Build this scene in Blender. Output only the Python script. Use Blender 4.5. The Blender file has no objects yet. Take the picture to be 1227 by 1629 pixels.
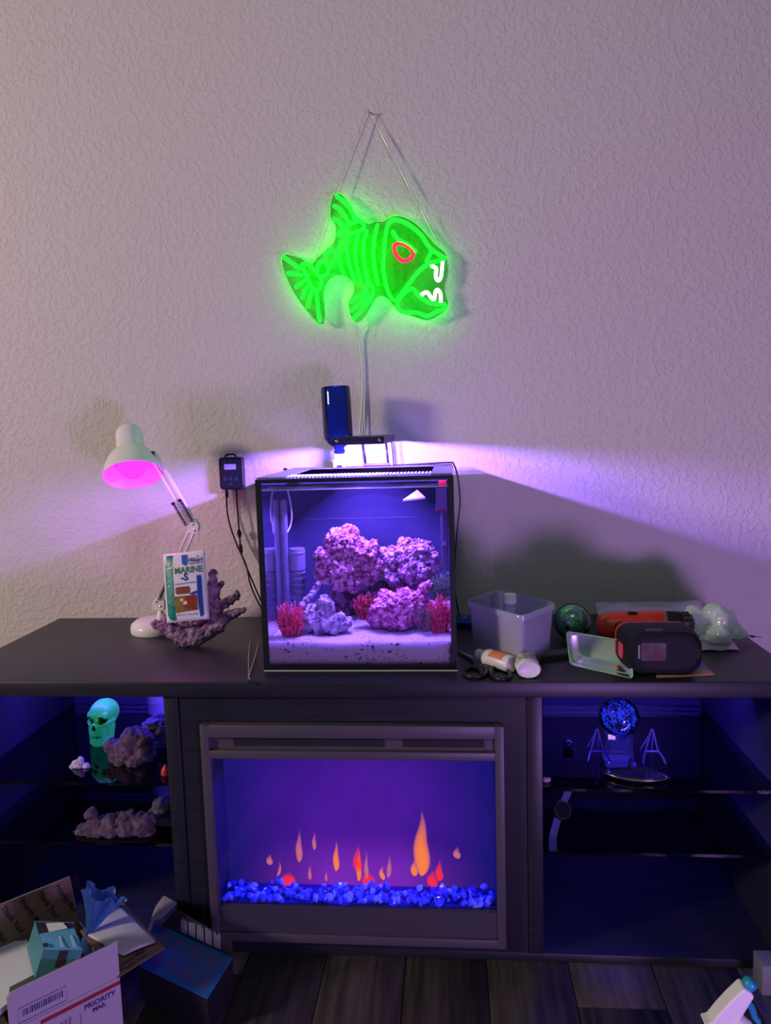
import bpy, bmesh, math, random
from mathutils import Vector, Matrix, noise
random.seed(7)
sc = bpy.context.scene
COL = sc.collection
V = Vector
# ------------------------------------------------------------------ camera
CAM = V((0.4964, -1.3783, 1.0448)); YAW, PITCH, ROLL, FPX = -0.0888, -0.1110, -0.0299, 1195.44
IW, IH = 1227.0, 1629.0
def _basis():
    cy, sy, cp, sp = math.cos(YAW), math.sin(YAW), math.cos(PITCH), math.sin(PITCH)
    f = V((sy*cp, cy*cp, sp)); r = V((cy, -sy, 0)); u = r.cross(f)
    c, s = math.cos(ROLL), math.sin(ROLL)
    return (c*r + s*u), (-s*r + c*u), f
CR, CU, CF = _basis()
cam_d = bpy.data.cameras.new('camera'); cam = bpy.data.objects.new('camera', cam_d); COL.objects.link(cam)
cam_d.sensor_fit = 'HORIZONTAL'; cam_d.sensor_width = 36.0; cam_d.lens = 36.0*FPX/IW; cam_d.clip_start = 0.01
cam.matrix_world = Matrix(((CR.x, CU.x, -CF.x, CAM.x), (CR.y, CU.y, -CF.y, CAM.y), (CR.z, CU.z, -CF.z, CAM.z), (0, 0, 0, 1)))
sc.camera = cam
def U(px, py, x=None, y=None, z=None):
    """world point on the plane x=, y= or z= that a measured photo position corresponds to"""
    d = CF*FPX + CR*(px - IW/2) - CU*(py - IH/2)
    t = (x - CAM.x)/d.x if x is not None else (y - CAM.y)/d.y if y is not None else (z - CAM.z)/d.z
    return CAM + d*t
def PX(P):
    """metres per photo pixel at a point"""
    return (P - CAM).dot(CF)/FPX
# ------------------------------------------------------------------ world, lights, exposure
sc.view_settings.view_transform = 'Standard'; sc.view_settings.look = 'None'
sc.view_settings.exposure = 0.0; sc.view_settings.gamma = 1.0; sc.view_settings.use_curve_mapping = False
sc.cycles.caustics_refractive = False
sc.cycles.transparent_max_bounces = 24
sc.cycles.sample_clamp_indirect = 4.0
world = bpy.data.worlds.new('room_world'); sc.world = world; world.use_nodes = True
world.node_tree.nodes['Background'].inputs[0].default_value = (0.50, 0.44, 0.88, 1)
world.node_tree.nodes['Background'].inputs[1].default_value = 0.06
def area(name, loc, target, sx, sy, power, color, spread=180):
    l = bpy.data.lights.new(name, 'AREA'); l.shape = 'RECTANGLE'; l.size = sx; l.size_y = sy
    l.energy = power; l.color = color; l.spread = math.radians(spread)
    o = bpy.data.objects.new(name, l); COL.objects.link(o); o.location = loc
    d = V(target) - V(loc)
    o.rotation_euler = d.to_track_quat('-Z', 'Y').to_euler()
    return o
area('room_lamp_light', (-3.6, -2.1, 2.05), (0.4, 0.5, 1.15), 0.50, 0.50, 108, (1.0, 0.80, 0.72))
area('violet_fill_light', (1.45, -1.80, 0.16), (0.6, 0.5, 1.25), 0.4, 0.3, 22, (0.58, 0.30, 1.0))  # added violet uplight, stands in for the glow on the wall above the tank
area('ceiling_light', (0.5, -1.3, 2.6), (0.5, 0.2, 1.0), 0.8, 0.8, 4.5, (0.80, 1.0, 0.82))

H = 0.5686            # console top
WALL_Y = 0.505
# ------------------------------------------------------------------ materials
def nodes(name):
    m = bpy.data.materials.new(name); m.use_nodes = True
    nt = m.node_tree; return m, nt, nt.nodes['Principled BSDF'], nt.nodes['Material Output']
def mat(name, col, rough=0.5, metal=0.0, col2=None, nscale=20.0, bump=0.0, bscale=60.0, bdist=0.002, spec=0.5,
        emit=None, estr=0.0, trans=0.0, ior=1.45, alpha=1.0, detail=4.0, lo=0.35, hi=0.65, sub=0.0, coat=0.0, voro=False, stretch=None):
    m, nt, b, out = nodes(name)
    b.inputs['Base Color'].default_value = (*col, 1); b.inputs['Roughness'].default_value = rough
    b.inputs['Metallic'].default_value = metal; b.inputs['Specular IOR Level'].default_value = spec
    b.inputs['Transmission Weight'].default_value = trans; b.inputs['IOR'].default_value = ior
    b.inputs['Alpha'].default_value = alpha; b.inputs['Coat Weight'].default_value = coat
    if sub: b.inputs['Subsurface Weight'].default_value = sub; b.inputs['Subsurface Radius'].default_value = (.01, .01, .01)
    if emit: b.inputs['Emission Color'].default_value = (*emit, 1); b.inputs['Emission Strength'].default_value = estr
    if col2 or bump:
        tc = nt.nodes.new('ShaderNodeTexCoord'); src = tc.outputs['Object']
        if stretch:
            mp = nt.nodes.new('ShaderNodeMapping'); mp.inputs['Scale'].default_value = stretch
            nt.links.new(src, mp.inputs['Vector']); src = mp.outputs['Vector']
    if col2:
        n = nt.nodes.new('ShaderNodeTexVoronoi' if voro else 'ShaderNodeTexNoise'); n.inputs['Scale'].default_value = nscale
        if not voro: n.inputs['Detail'].default_value = detail
        nt.links.new(src, n.inputs['Vector'])
        r = nt.nodes.new('ShaderNodeValToRGB'); r.color_ramp.elements[0].position = lo; r.color_ramp.elements[1].position = hi
        r.color_ramp.elements[0].color = (*col, 1); r.color_ramp.elements[1].color = (*col2, 1)
        nt.links.new(n.outputs['Distance' if voro else 'Fac'], r.inputs['Fac']); nt.links.new(r.outputs['Color'], b.inputs['Base Color'])
    if bump:
        n2 = nt.nodes.new('ShaderNodeTexNoise'); n2.inputs['Scale'].default_value = bscale; n2.inputs['Detail'].default_value = 3
        nt.links.new(src, n2.inputs['Vector'])
        bp = nt.nodes.new('ShaderNodeBump'); bp.inputs['Strength'].default_value = bump; bp.inputs['Distance'].default_value = bdist
        nt.links.new(n2.outputs['Fac'], bp.inputs['Height']); nt.links.new(bp.outputs['Normal'], b.inputs['Normal'])
    return m
def emitter(name, col, s):
    m, nt, b, out = nodes(name); nt.nodes.remove(b)
    e = nt.nodes.new('ShaderNodeEmission'); e.inputs[0].default_value = (*col, 1); e.inputs[1].default_value = s
    nt.links.new(e.outputs[0], out.inputs[0]); return m
def pane(name, tint=(1, 1, 1), ior=1.45, rough=0.02, diffuse=None, dfac=0.0, gcol=(1, 1, 1)):
    """thin clear sheet: lets light through straight, reflects by Fresnel, optional milky part"""
    m, nt, b, out = nodes(name); nt.nodes.remove(b)
    t = nt.nodes.new('ShaderNodeBsdfTransparent'); t.inputs[0].default_value = (*tint, 1)
    g = nt.nodes.new('ShaderNodeBsdfGlossy'); g.inputs['Roughness'].default_value = rough; g.inputs[0].default_value = (*gcol, 1)
    f = nt.nodes.new('ShaderNodeFresnel'); f.inputs[0].default_value = ior
    mx = nt.nodes.new('ShaderNodeMixShader'); nt.links.new(f.outputs[0], mx.inputs[0])
    base = t
    if diffuse:
        d = nt.nodes.new('ShaderNodeBsdfDiffuse'); d.inputs[0].default_value = (*diffuse, 1)
        tl = nt.nodes.new('ShaderNodeBsdfTranslucent'); tl.inputs[0].default_value = (*diffuse, 1)
        a = nt.nodes.new('ShaderNodeMixShader'); a.inputs[0].default_value = 0.5
        nt.links.new(d.outputs[0], a.inputs[1]); nt.links.new(tl.outputs[0], a.inputs[2])
        c = nt.nodes.new('ShaderNodeMixShader'); c.inputs[0].default_value = dfac
        nt.links.new(t.outputs[0], c.inputs[1]); nt.links.new(a.outputs[0], c.inputs[2]); base = c
    nt.links.new(base.outputs[0], mx.inputs[1]); nt.links.new(g.outputs[0], mx.inputs[2])
    nt.links.new(mx.outputs[0], out.inputs[0]); return m
M = {}
# ------------------------------------------------------------------ mesh helpers
def tagp(o, label=None, cat=None, group=None, kind=None):
    if label: o['label'] = label
    if cat: o['category'] = cat
    if group: o['group'] = group
    if kind: o['kind'] = kind
    return o
def thing(name, label, cat, loc, group=None):
    o = bpy.data.objects.new(name, None); COL.objects.link(o); o.location = loc; o.empty_display_size = 0.02
    return tagp(o, label, cat, group)
def link(name, me, m, parent=None):
    if m is not None:
        me.materials.clear(); me.materials.append(m)
    o = bpy.data.objects.new(name, me); COL.objects.link(o)
    if parent is not None:
        o.parent = parent
        if parent.type == 'EMPTY':
            o.matrix_parent_inverse = Matrix.Translation(-V(parent.location))
        elif parent.location.length > 0:
            o.matrix_parent_inverse = Matrix.Translation(-V(parent.location))
    return o
def top(name, me, m, label, cat, group=None, kind=None):
    """a one-mesh thing: origin at its base"""
    xs = [v.co.x for v in me.vertices]; ys = [v.co.y for v in me.vertices]; zs = [v.co.z for v in me.vertices]
    c = V(((min(xs)+max(xs))/2, (min(ys)+max(ys))/2, min(zs)))
    me.transform(Matrix.Translation(-c)); o = link(name, me, m); o.location = c
    return tagp(o, label, cat, group or globals().get('GROUPS', {}).get(name), kind)
def pyd(verts, faces, smooth=False, name='m'):
    me = bpy.data.meshes.new(name); me.from_pydata([tuple(v) for v in verts], [], faces); me.update()
    bm = bmesh.new(); bm.from_mesh(me); bmesh.ops.recalc_face_normals(bm, faces=bm.faces); bm.to_mesh(me); bm.free()
    if smooth:
        for p in me.polygons: p.use_smooth = True
    return me
def smooth_by(me, ang=40):
    for p in me.polygons: p.use_smooth = True
    me.set_sharp_from_angle(angle=math.radians(ang)); return me
def box_me(x0, x1, y0, y1, z0, z1, bev=0.0, Mx=None, seg=2):
    bm = bmesh.new(); bmesh.ops.create_cube(bm, size=1.0)
    for v in bm.verts:
        v.co = V(((x0+x1)/2 + v.co.x*(x1-x0), (y0+y1)/2 + v.co.y*(y1-y0), (z0+z1)/2 + v.co.z*(z1-z0)))
    if bev: bmesh.ops.bevel(bm, geom=bm.edges[:], offset=bev, segments=seg, profile=0.5, affect='EDGES')
    me = bpy.data.meshes.new('box'); bm.to_mesh(me); bm.free()
    if Mx is not None: me.transform(Mx)
    if bev: smooth_by(me, 50)
    return me
def box(name, x0, x1, y0, y1, z0, z1, m, parent=None, bev=0.0, Mx=None, seg=2):
    return link(name, box_me(x0, x1, y0, y1, z0, z1, bev, Mx, seg), m, parent)
def catmull(pts, n, closed=False):
    pts = [V(p) for p in pts]; out = []; N = len(pts)
    if N < 3 and not closed:
        return pts
    rng = range(N if closed else N-1)
    for i in rng:
        p0 = pts[(i-1) % N] if closed or i > 0 else pts[0]*2 - pts[1]
        p1 = pts[i]; p2 = pts[(i+1) % N]
        p3 = pts[(i+2) % N] if closed or i+2 < N else pts[-1]*2 - pts[-2]
        for k in range(n):
            t = k/n
            out.append(0.5*((2*p1) + (p2-p0)*t + (2*p0-5*p1+4*p2-p3)*t*t + (3*p1-p0-3*p2+p3)*t*t*t))
    if not closed: out.append(pts[-1])
    return out
def tube_me(pts, r, closed=False, seg=8, sub=5, round_cap=True):
    """r: number or function(t in 0..1)"""
    P = catmull(pts, sub, closed) if sub > 1 else [V(p) for p in pts]
    N = len(P); rf = r if callable(r) else (lambda t: r)
    verts, faces = [], []
    def tan(i):
        a = P[(i-1) % N] if closed or i > 0 else P[0]; b = P[(i+1) % N] if closed or i < N-1 else P[-1]
        d = b-a; return d.normalized() if d.length > 1e-9 else V((0, 0, 1))
    rings = []
    t0 = tan(0); nrm = t0.orthogonal().normalized()
    for i in range(N):
        t = tan(i); nrm = nrm - t*nrm.dot(t)
        nrm = nrm.normalized() if nrm.length > 1e-6 else t.orthogonal().normalized()
        rings.append((P[i], t, nrm.copy(), rf(i/max(1, N-1))))
    if round_cap and not closed:
        p, t, n, rr = rings[0]; q, t2, n2, r2 = rings[-1]
        rings = [(p - t*rr*0.9, t, n, rr*0.35), (p - t*rr*0.5, t, n, rr*0.85)] + rings + [(q + t2*r2*0.5, t2, n2, r2*0.85), (q + t2*r2*0.9, t2, n2, r2*0.35)]
    for p, t, n, rr in rings:
        b = t.cross(n)
        for k in range(seg):
            a = 2*math.pi*k/seg; verts.append(p + (n*math.cos(a) + b*math.sin(a))*rr)
    R = len(rings)
    for i in range(R if closed else R-1):
        j = (i+1) % R
        for k in range(seg):
            faces.append((i*seg+k, i*seg+(k+1) % seg, j*seg+(k+1) % seg, j*seg+k))
    if not closed:
        faces.append(tuple(reversed(range(seg)))); faces.append(tuple((R-1)*seg+k for k in range(seg)))
    return pyd(verts, faces, True)
def tube(name, pts, r, m, parent=None, **k):
    return link(name, tube_me(pts, r, **k), m, parent)
def frame(origin, zaxis, xhint=(1, 0, 0)):
    z = V(zaxis).normalized(); x = V(xhint); x = (x - z*x.dot(z))
    if x.length < 1e-5: x = z.orthogonal()
    x.normalize(); y = z.cross(x)
    return Matrix(((x.x, y.x, z.x, origin[0]), (x.y, y.y, z.y, origin[1]), (x.z, y.z, z.z, origin[2]), (0, 0, 0, 1)))
def lathe_me(prof, Mx=None, seg=32, sx=1.0, sy=1.0, caps=True):
    """prof: [(r, z)...] about local z"""
    verts, faces = [], []; n = len(prof)
    for r, z in prof:
        for k in range(seg):
            a = 2*math.pi*k/seg; verts.append((r*math.cos(a)*sx, r*math.sin(a)*sy, z))
    for i in range(n-1):
        for k in range(seg):
            faces.append((i*seg+k, i*seg+(k+1) % seg, (i+1)*seg+(k+1) % seg, (i+1)*seg+k))
    if caps and prof[0][0] > 1e-4: faces.append(tuple(reversed(range(seg))))
    if caps and prof[-1][0] > 1e-4: faces.append(tuple((n-1)*seg+k for k in range(seg)))
    me = pyd(verts, faces)
    bm = bmesh.new(); bm.from_mesh(me); bmesh.ops.remove_doubles(bm, verts=bm.verts, dist=1e-6)
    bmesh.ops.recalc_face_normals(bm, faces=bm.faces); bm.to_mesh(me); bm.free()
    smooth_by(me, 45)
    if Mx is not None: me.transform(Mx)
    return me
def lathe(name, prof, m, parent=None, Mx=None, seg=32, **k):
    return link(name, lathe_me(prof, Mx, seg, **k), m, parent)
def prism_me(pts, vec):
    """polygon (world points) extruded by vec"""
    n = len(pts); a = [V(p) for p in pts]; b = [p + V(vec) for p in a]
    faces = [tuple(range(n)), tuple(reversed(range(n, 2*n)))] + [(i, (i+1) % n, n+(i+1) % n, n+i) for i in range(n)]
    return pyd(a+b, faces)
def prism(name, pts, vec, m, parent=None):
    return link(name, prism_me(pts, vec), m, parent)
def rrect(w, h, r, n=5, cx=0, cy=0):
    out = []
    for sx, sy, a0 in ((1, 1, 0), (-1, 1, 90), (-1, -1, 180), (1, -1, 270)):
        for k in range(n+1):
            a = math.radians(a0 + 90*k/n); out.append((cx + sx*(w/2-r) + r*math.cos(a), cy + sy*(h/2-r) + r*math.sin(a)))
    return out
def plate_me(pts2, t, Mx):
    """2-D outline in local xy, thickness t along local z"""
    return prism_me([Mx @ V((x, y, 0)) for x, y in pts2], Mx.to_3x3() @ V((0, 0, t)))
def plate(name, pts2, t, Mx, m, parent=None):
    return link(name, plate_me(pts2, t, Mx), m, parent)
def join(*mes):
    bm = bmesh.new()
    for me in mes: bm.from_mesh(me)
    out = bpy.data.meshes.new('joined'); bm.to_mesh(out); bm.free(); return out
def evaluated(me, mods):
    o = bpy.data.objects.new('tmp', me); COL.objects.link(o)
    for kind, kw in mods:
        md = o.modifiers.new(kind, kind)
        for k, v in kw.items(): setattr(md, k, v)
    dg = bpy.context.evaluated_depsgraph_get(); dg.update()
    out = bpy.data.meshes.new_from_object(o.evaluated_get(dg), depsgraph=dg)
    bpy.data.objects.remove(o); return out
def text_me(s, size, Mx, align='CENTER', bold=0.0, sx=1.0):
    c = bpy.data.curves.new('t', 'FONT'); c.body = s; c.size = size; c.align_x = align; c.offset = bold
    c.resolution_u = 3; c.extrude = 0.00008
    o = bpy.data.objects.new('t', c); COL.objects.link(o)
    dg = bpy.context.evaluated_depsgraph_get(); dg.update()
    me = bpy.data.meshes.new_from_object(o.evaluated_get(dg), depsgraph=dg)
    bpy.data.objects.remove(o); me.transform(Matrix.Diagonal((sx, 1, 1, 1))); me.transform(Mx); return me
def text(name, s, size, Mx, m, parent, **k):
    return link(name, text_me(s, size, Mx, **k), m, parent)
def ico_me(c, r, sub=2, sc3=(1, 1, 1)):
    bm = bmesh.new(); bmesh.ops.create_icosphere(bm, subdivisions=sub, radius=1.0)
    for v in bm.verts: v.co = V((c[0] + v.co.x*r*sc3[0], c[1] + v.co.y*r*sc3[1], c[2] + v.co.z*r*sc3[2]))
    me = bpy.data.meshes.new('ico'); bm.to_mesh(me); bm.free(); return me
def rock_me(blobs, voxel=0.003, amp=0.006, freq=60.0, nod=0.0, nfreq=120.0, seed=0, zmin=None, flat=False):
    """union of balls, voxel-remeshed and roughened"""
    me = join(*[ico_me(c, r, 2) for c, r in blobs])
    me = evaluated(me, [('REMESH', dict(mode='VOXEL', voxel_size=voxel, use_smooth_shade=not flat))])
    off = V((seed*3.1, seed*1.7, seed*0.9))
    nor = [v.normal.copy() for v in me.vertices]
    for v, n in zip(me.vertices, nor):
        p = v.co*freq + off
        d = amp*(noise.noise(p) + 0.55*noise.noise(p*2.1) + 0.3*noise.noise(p*4.3))
        if nod:
            dist = noise.voronoi(v.co*nfreq + off)[0][0]
            d += nod*(0.55 - dist)
        v.co += n*d
        if zmin is not None and v.co.z < zmin: v.co.z = zmin
    for p in me.polygons: p.use_smooth = not flat
    return me
# ------------------------------------------------------------------ common materials
def wall_material():
    m, nt, b, out = nodes('wall_paint')
    b.inputs['Base Color'].default_value = (0.66, 0.61, 0.58, 1); b.inputs['Roughness'].default_value = 0.62
    tc = nt.nodes.new('ShaderNodeTexCoord')
    n = nt.nodes.new('ShaderNodeTexNoise'); n.inputs['Scale'].default_value = 88; n.inputs['Detail'].default_value = 3.0; n.inputs['Distortion'].default_value = 0.35
    n2 = nt.nodes.new('ShaderNodeTexNoise'); n2.inputs['Scale'].default_value = 22; n2.inputs['Detail'].default_value = 2
    rr = nt.nodes.new('ShaderNodeValToRGB'); rr.color_ramp.elements[0].position = 0.47; rr.color_ramp.elements[1].position = 0.60
    mu = nt.nodes.new('ShaderNodeMath'); mu.operation = 'MULTIPLY_ADD'; mu.inputs[1].default_value = 0.5
    for q in (n, n2): nt.links.new(tc.outputs['Object'], q.inputs['Vector'])
    nt.links.new(n.outputs['Fac'], rr.inputs['Fac']); nt.links.new(n2.outputs['Fac'], mu.inputs[0]); nt.links.new(rr.outputs['Color'], mu.inputs[2])
    bp = nt.nodes.new('ShaderNodeBump'); bp.inputs['Strength'].default_value = 0.42; bp.inputs['Distance'].default_value = 0.0020
    nt.links.new(mu.outputs[0], bp.inputs['Height']); nt.links.new(bp.outputs['Normal'], b.inputs['Normal'])
    return m
M['wall'] = wall_material()
M['console'] = mat('black_wood_laminate', (0.011, 0.012, 0.019), 0.42, col2=(0.017, 0.018, 0.027), nscale=9, stretch=(1, 14, 14), bump=0.08, bscale=40, bdist=0.0005)
M['console_dark'] = mat('dark_back_board', (0.028, 0.026, 0.05), 0.5)
M['floor'] = mat('dark_laminate_floor', (0.032, 0.026, 0.027), 0.45, col2=(0.085, 0.068, 0.066), nscale=6, stretch=(9, 0.8, 1), bump=0.15, bscale=30, bdist=0.0008)
M['floor2'] = mat('dark_laminate_floor_b', (0.026, 0.021, 0.022), 0.45, col2=(0.07, 0.056, 0.055), nscale=7, stretch=(10, 0.7, 1), bump=0.15, bscale=30, bdist=0.0008)
M['black'] = mat('black_plastic', (0.012, 0.012, 0.014), 0.35)
M['blackm'] = mat('matt_black', (0.01, 0.01, 0.012), 0.7)
M['white'] = mat('white_plastic', (0.82, 0.80, 0.80), 0.35)
M['white_enamel'] = mat('white_enamel', (0.85, 0.82, 0.80), 0.28, coat=0.3)
M['steel'] = mat('steel', (0.6, 0.6, 0.62), 0.25, metal=1.0)
M['clear'] = pane('clear_acrylic', (0.97, 0.98, 1.0), 1.45)
# ------------------------------------------------------------------ the setting
wall = box('wall_back', -3.2, 4.2, WALL_Y, WALL_Y+0.12, 0.0, 3.2, M['wall']); wall['kind'] = 'structure'
floor = box('floor', -3.2, 4.2, -3.2, WALL_Y, -0.05, -0.012, M['blackm']); floor['kind'] = 'structure'
pw = 0.158; xk = -1.35; ci = 0
while xk < 2.2:
    yk = -2.6 + (ci*0.43) % 1.1
    ys = [-2.8] + [yk + 1.2*j for j in range(4) if -2.7 < yk + 1.2*j < WALL_Y-0.1] + [WALL_Y-0.002]
    for a, b_ in zip(ys, ys[1:]):
        box('plank', xk+0.0008, xk+pw-0.0008, a+0.0008, b_-0.0008, -0.012, 0.0, M['floor'] if (ci+int(a*7)) % 2 else M['floor2'], floor, bev=0.0009, seg=1)
    xk += pw; ci += 1
# ------------------------------------------------------------------ media console
XL, XR, YF, YB = -0.5486, 1.1343, -0.0103, 0.494
console = thing('media_console', 'long black media console with glass shelves and a built-in electric fireplace', 'media console', ((XL+XR)/2, 0.24, 0))
mc = M['console']
box('tabletop', XL, XR, YF, YB, H-0.030, H, mc, console, bev=0.0015)
ZT = H-0.030
box('side_panel', XL+0.008, XL+0.038, 0, YB-0.02, 0.0, ZT, mc, console, bev=0.001)
box('side_panel', XR-0.038, XR-0.008, 0, YB-0.02, 0.0, ZT, mc, console, bev=0.001)
DL0, DL1, DR0, DR1 = -0.0745, -0.0463, 0.6294, 0.6576
box('divider', DL0, DL1, 0, YB-0.02, 0.0178, ZT, mc, console, bev=0.001)
box('divider', DR0, DR1, 0, YB-0.02, 0.0178, ZT, mc, console, bev=0.001)
box('bottom_panel', XL+0.038, XR-0.038, 0.002, YB-0.02, 0.0, 0.0178, mc, console, bev=0.001)
FX0, FX1, FZ0, FZ1 = 0.0, 0.585, 0.035, 0.4836
for a, b_, c, d in ((DL1+0.0015, FX0+0.006, 0.0178, ZT), (FX1-0.006, DR0-0.0015, 0.0178, ZT), (FX0+0.006, FX1-0.006, FZ1-0.006, ZT), (FX0+0.006, FX1-0.006, 0.0178, FZ0+0.006)):
    box('surround_panel', a, b_, 0.003, 0.018, c, d, mc, console)
box('back_panel', XL+0.038, -0.315, YB-0.028, YB-0.020, 0.018, ZT, M['console_dark'], console)
box('back_panel', DR1, XR-0.038, YB-0.028, YB-0.020, 0.018, ZT, M['console_dark'], console)
M['shelf_glass'] = pane('shelf_glass', (0.84, 0.87, 0.95), 1.5, 0.03)
for (a, b_) in ((XL+0.038, DL0), (DR1, XR-0.038)):
    for z in (0.347, 0.2187):
        s = box('glass_shelf', a, b_, 0.02, YB-0.035, z-0.006, z, M['shelf_glass'], console)
        s['label'] = 'dark tinted glass shelf'
# led strips of the two open bays, fixed under the top
M['led_blue'] = emitter('blue_led', (0.06, 0.05, 1.0), 1.5)
for i, (a, b_) in enumerate(((XL+0.06, DL0-0.03), (DR1+0.03, XR-0.06))):
    box('led_strip', a, b_, 0.192, 0.204, ZT-0.006, ZT, M['blackm'], console)
    box('led_reflection_shield', a, b_, 0.176, 0.181, ZT-0.026, ZT, mc, console)  # added board, keeps the strip's reflection out of the glass shelves
    o = area('bay_led_light', ((a+b_)/2, 0.198, ZT-0.008), ((a+b_)/2, 0.40, 0.22), b_-a, 0.010, 3.0, (0.09, 0.045, 1.0))
# ------------------------------------------------------------------ electric fireplace
fire = thing('electric_fireplace', 'electric fireplace insert with grey frame, small flames and glowing blue crystals', 'fireplace', (0.2925, 0.0, 0.035))
M['fire_frame'] = mat('grey_metal_frame', (0.085, 0.075, 0.095), 0.45, metal=0.2)
M['fire_panel'] = mat('dark_lower_panel', (0.05, 0.045, 0.065), 0.4)
fy0, fy1 = -0.014, 0.004
zg1 = U(560, 1204, y=0).z; zs0, zs1 = U(560, 1191.5, y=0).z, U(560, 1170.5, y=0).z
zg0 = U(570, 1442, y=0).z; zb1 = U(570, 1482, y=0).z
ff = M['fire_frame']
box('frame_side', FX0, FX0+0.0165, fy0, fy1, FZ0, FZ1, ff, fire, bev=0.001)
box('frame_side', FX1-0.0165, FX1, fy0, fy1, FZ0, FZ1, ff, fire, bev=0.001)
box('frame_top', FX0+0.0165, FX1-0.0165, fy0, fy1, zs1, FZ1, ff, fire, bev=0.001)
box('frame_rail', FX0+0.0165, FX1-0.0165, fy0, fy1, zg1, zs0, ff, fire, bev=0.001)
box('frame_bottom', FX0+0.0165, FX1-0.0165, fy0, fy1, FZ0, zb1-0.001, ff, fire, bev=0.001)
box('lower_panel', FX0+0.0165, FX1-0.0165, fy0+0.005, fy1, zb1, zg0, M['fire_panel'], fire)
chan = box('vent_channel', FX0+0.0165, FX1-0.0165, -0.004, 0.002, zs0, zs1, ff, fire)
xv = [U(a, 1180, y=-0.005).x for a in (371.5, 611, 641.5, 770)]
for a, b_ in ((xv[0], xv[1]), (xv[2], xv[3])):
    box('vent_slot', a, b_, -0.0055, -0.003, zs0+0.007, zs1-0.002, M['blackm'], chan)
gx0, gx1 = FX0+0.0165, FX1-0.0165
BK = 0.068
fi = mat('firebox_wall', (0.03, 0.03, 0.09), 0.25)
box('firebox_side', gx0-0.004, gx0, 0.004, BK, zg0, zg1, fi, fire); box('firebox_side', gx1, gx1+0.004, 0.004, BK, zg0, zg1, fi, fire)
box('firebox_top', gx0, gx1, 0.004, BK, zg1, zg1+0.004, fi, fire); box('firebox_floor', gx0, gx1, 0.004, BK, zg0-0.004, zg0, fi, fire)
def screen_material():
    m, nt, b, out = nodes('flame_screen'); nt.nodes.remove(b)
    tc = nt.nodes.new('ShaderNodeTexCoord')
    def grad(loc, scl, c0, c1, s0, s1):
        mp = nt.nodes.new('ShaderNodeMapping'); mp.inputs['Location'].default_value = loc; mp.inputs['Scale'].default_value = scl
        g = nt.nodes.new('ShaderNodeTexGradient'); g.gradient_type = 'SPHERICAL'
        r = nt.nodes.new('ShaderNodeValToRGB'); r.color_ramp.elements[0].color = (*c0, 1); r.color_ramp.elements[1].color = (*c1, 1)
        r.color_ramp.elements[0].position = s0; r.color_ramp.elements[1].position = s1; r.color_ramp.interpolation = 'EASE'
        nt.links.new(tc.outputs['Object'], mp.inputs['Vector']); nt.links.new(mp.outputs[0], g.inputs[0]); nt.links.new(g.outputs[1], r.inputs[0]); return r
    cx = (gx0+gx1)/2
    r1 = grad((-cx*2.6, 0, -0.26*2.7), (2.6, 1, 2.7), (0.006, 0.007, 0.16), (0.075, 0.010, 0.33), 0.15, 0.85)
    r2 = grad((-cx*3.4, 0, -0.115*8.0), (3.4, 1, 8.0), (0, 0, 0), (0.16, 0.015, 0.20), 0.0, 0.9)
    ad = nt.nodes.new('ShaderNodeMix'); ad.data_type = 'RGBA'; ad.blend_type = 'ADD'; ad.inputs[0].default_value = 1.0
    nt.links.new(r1.outputs[0], ad.inputs[6]); nt.links.new(r2.outputs[0], ad.inputs[7])
    n = nt.nodes.new('ShaderNodeTexNoise'); n.inputs['Scale'].default_value = 9; nt.links.new(tc.outputs['Object'], n.inputs['Vector'])
    mr = nt.nodes.new('ShaderNodeMapRange'); mr.inputs[3].default_value = 0.75; mr.inputs[4].default_value = 1.2; nt.links.new(n.outputs['Fac'], mr.inputs[0])
    e = nt.nodes.new('ShaderNodeEmission'); nt.links.new(ad.outputs[2], e.inputs[0]); nt.links.new(mr.outputs[0], e.inputs[1])
    nt.links.new(e.outputs[0], out.inputs[0]); return m
sb = box('flame_screen', gx0-0.004, gx1+0.004, BK, BK+0.004, zg0, zg1, screen_material(), fire); sb['label'] = 'glowing blue and violet flame screen'
M['crystal'] = mat('blue_crystal', (0.10, 0.16, 0.95), 0.12, spec=0.9, coat=0.5)
M['crystal2'] = mat('pale_blue_crystal', (0.30, 0.42, 1.0), 0.10, spec=0.9, coat=0.5)
M['crystal3'] = mat('deep_blue_crystal', (0.04, 0.05, 0.55), 0.15, spec=0.9)
cm = []
for k in range(9):
    me = ico_me((0, 0, 0), 0.0075, 1, (random.uniform(.75, 1.3), random.uniform(.7, 1.1), random.uniform(.6, 1.0)))
    for v in me.vertices: v.co *= random.uniform(0.72, 1.15)
    me.materials.append(M[('crystal', 'crystal2', 'crystal3')[k % 3 if k < 6 else 0]]); cm.append(me)
for k in range(300):
    o = bpy.data.objects.new('crystal', random.choice(cm)); COL.objects.link(o); o.parent = fire
    o.matrix_parent_inverse = Matrix.Translation(-V(fire.location))
    q = random.random()
    y = 0.0075 + 0.036*q**1.3
    zt = zg0 + 0.0045 + 0.020*q*random.random() + 0.003*math.sin(k*1.7)
    o.location = (random.uniform(gx0+0.008, gx1-0.008), y, zt)
    o.rotation_euler = (random.uniform(0, 6), random.uniform(0, 6), random.uniform(0, 6))
    s = random.uniform(0.75, 1.35); o.scale = (s, s, s)
box('crystal_tray', gx0, gx1, 0.004, 0.066, zg0, zg0+0.002, mat('crystal_tray_blue', (0.012, 0.014, 0.16), 0.3), fire)
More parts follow.
